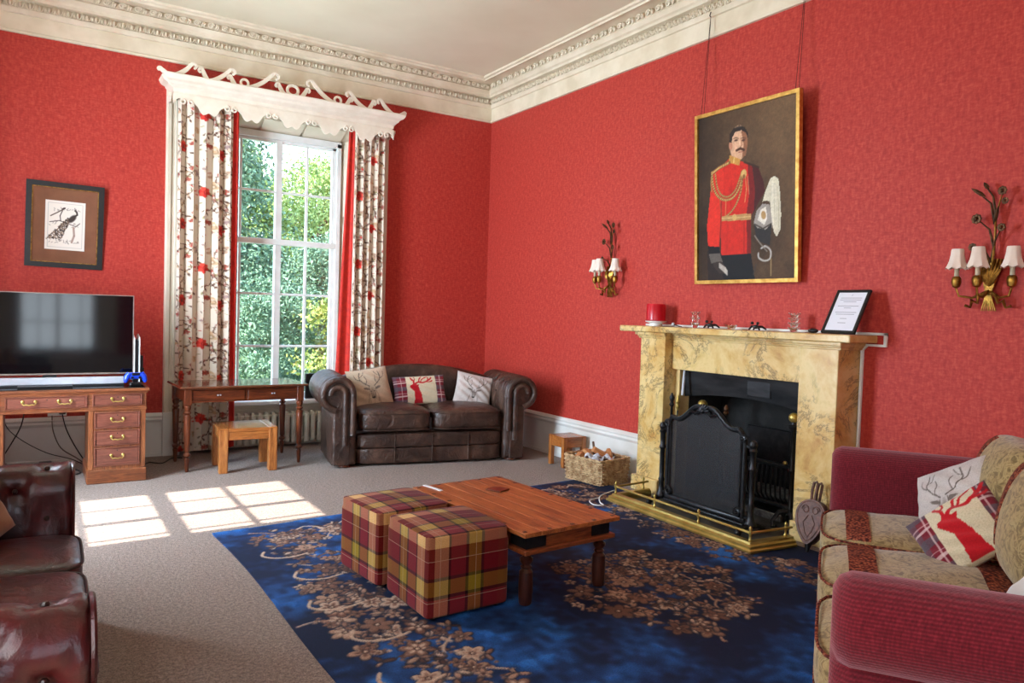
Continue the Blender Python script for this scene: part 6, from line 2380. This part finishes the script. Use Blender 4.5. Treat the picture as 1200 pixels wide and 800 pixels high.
# local x runs towards the window wall, local y towards the left wall, front at y = 0
HW = 0.80
LB = [(0.46, 0.10), (0.46, 0.34), (0.46, 0.58), (0.60, 0.22), (0.60, 0.46), (0.60, 0.70), (0.74, 0.10), (0.74, 0.34), (0.74, 0.58), (0.88, 0.22), (0.88, 0.46), (1.02, 0.10), (1.02, 0.34)]
oll = arm_outline(HW, 0.13, 0.615, 0.05, 0.15)
tf2 = tuft(LB, 0.045, 0.028)


def crease(s, y_, i):
    k = tf2(s, y_, i)
    if s > 0.40:
        a = abs(((s-0.46)/0.14+(y_-0.10)/0.12+1) % 2-1)
        b = abs(((s-0.46)/0.14-(y_-0.10)/0.12+1) % 2-1)
        k -= 0.010*(math.exp(-(a/0.12)**2)+math.exp(-(b/0.12)**2))
    return k


for mir in (True, False):
    a = build_arm('arm', 'oxblood', ls, oll, 0.0, 0.86, mir, crease, 80, 0.02)
    sx_ = -1 if mir else 1
    for (bs, by) in LB:
        acc = 0
        for i in range(1, len(oll)):
            L = math.hypot(oll[i][0]-oll[i-1][0], oll[i][1]-oll[i-1][1])
            if acc+L >= bs:
                k = (bs-acc)/L
                nn = offset(oll, -0.020)[i]
                px = oll[i-1][0]+(oll[i][0]-oll[i-1][0])*k+nn[0]-oll[i][0]
                pz = oll[i-1][1]+(oll[i][1]-oll[i-1][1])*k+nn[1]-oll[i][1]
                MB().ball((sx_*px, by, pz), 0.012, 8, 5).build('button', 'button', a)
                break
            acc += L
    pts = offset(oll, -0.01)[2:34]
    MB().tube([(sx_*x, -0.004, z) for x, z in pts], 0.008, 6).build('piping', 'oxblood', a)
bo_ = MB()
rings = []
for x in np.linspace(-HW-0.2, HW+0.2, 60):
    ring = []
    for (yy, zz) in ((0.66, 0.30), (0.66, 0.50), (0.65, 0.60), (0.66, 0.68), (0.71, 0.735), (0.78, 0.745), (0.85, 0.70), (0.87, 0.60), (0.86, 0.05), (0.70, 0.05)):
        k = 0.012*abs(math.sin(x*PI/0.24)) if zz > 0.45 and yy < 0.86 else 0
        ring.append((x, yy+k, zz-k*0.5))
    rings.append(ring)
MB().rings(rings).build('back', 'oxblood', ls, 60)
MB().box(-HW, HW, 0.05, 0.80, 0.06, 0.30, 0.02).build('frame', 'oxblood', ls)
for k in range(3):
    cx = -HW+HW/3+k*2*HW/3
    hx = HW/3-0.004
    c_ = MB().soft((hx, 0.36, 0.075), 7, 14, 0.025, c=(cx, 0.33, 0.375)).build('seat_cushion', 'oxblood', ls, 60)
    pb = MB()
    loop_piping(pb, hx, 0.36, 0.430, (cx, 0.33), 7, 0.006)
    loop_piping(pb, hx, 0.36, 0.318, (cx, 0.33), 7, 0.006)
    pb.build('piping', 'button', c_)
for x in (-HW-0.03, HW+0.03):
    for yy in (0.08, 0.78):
        MB().lathe([(0.028, 0), (0.042, 0.015), (0.040, 0.04), (0.03, 0.055)], (x, yy, 0), 14).build('bun_foot', 'tablewood', ls)
pillow('tan suede cushion propped in the corner of the oxblood chesterfield', None, 0.44, 0.44, 0.15, None, facing((-4.98, -4.33, 0.645), PI/2-0.7, 0.35, 0.35), 'tan')
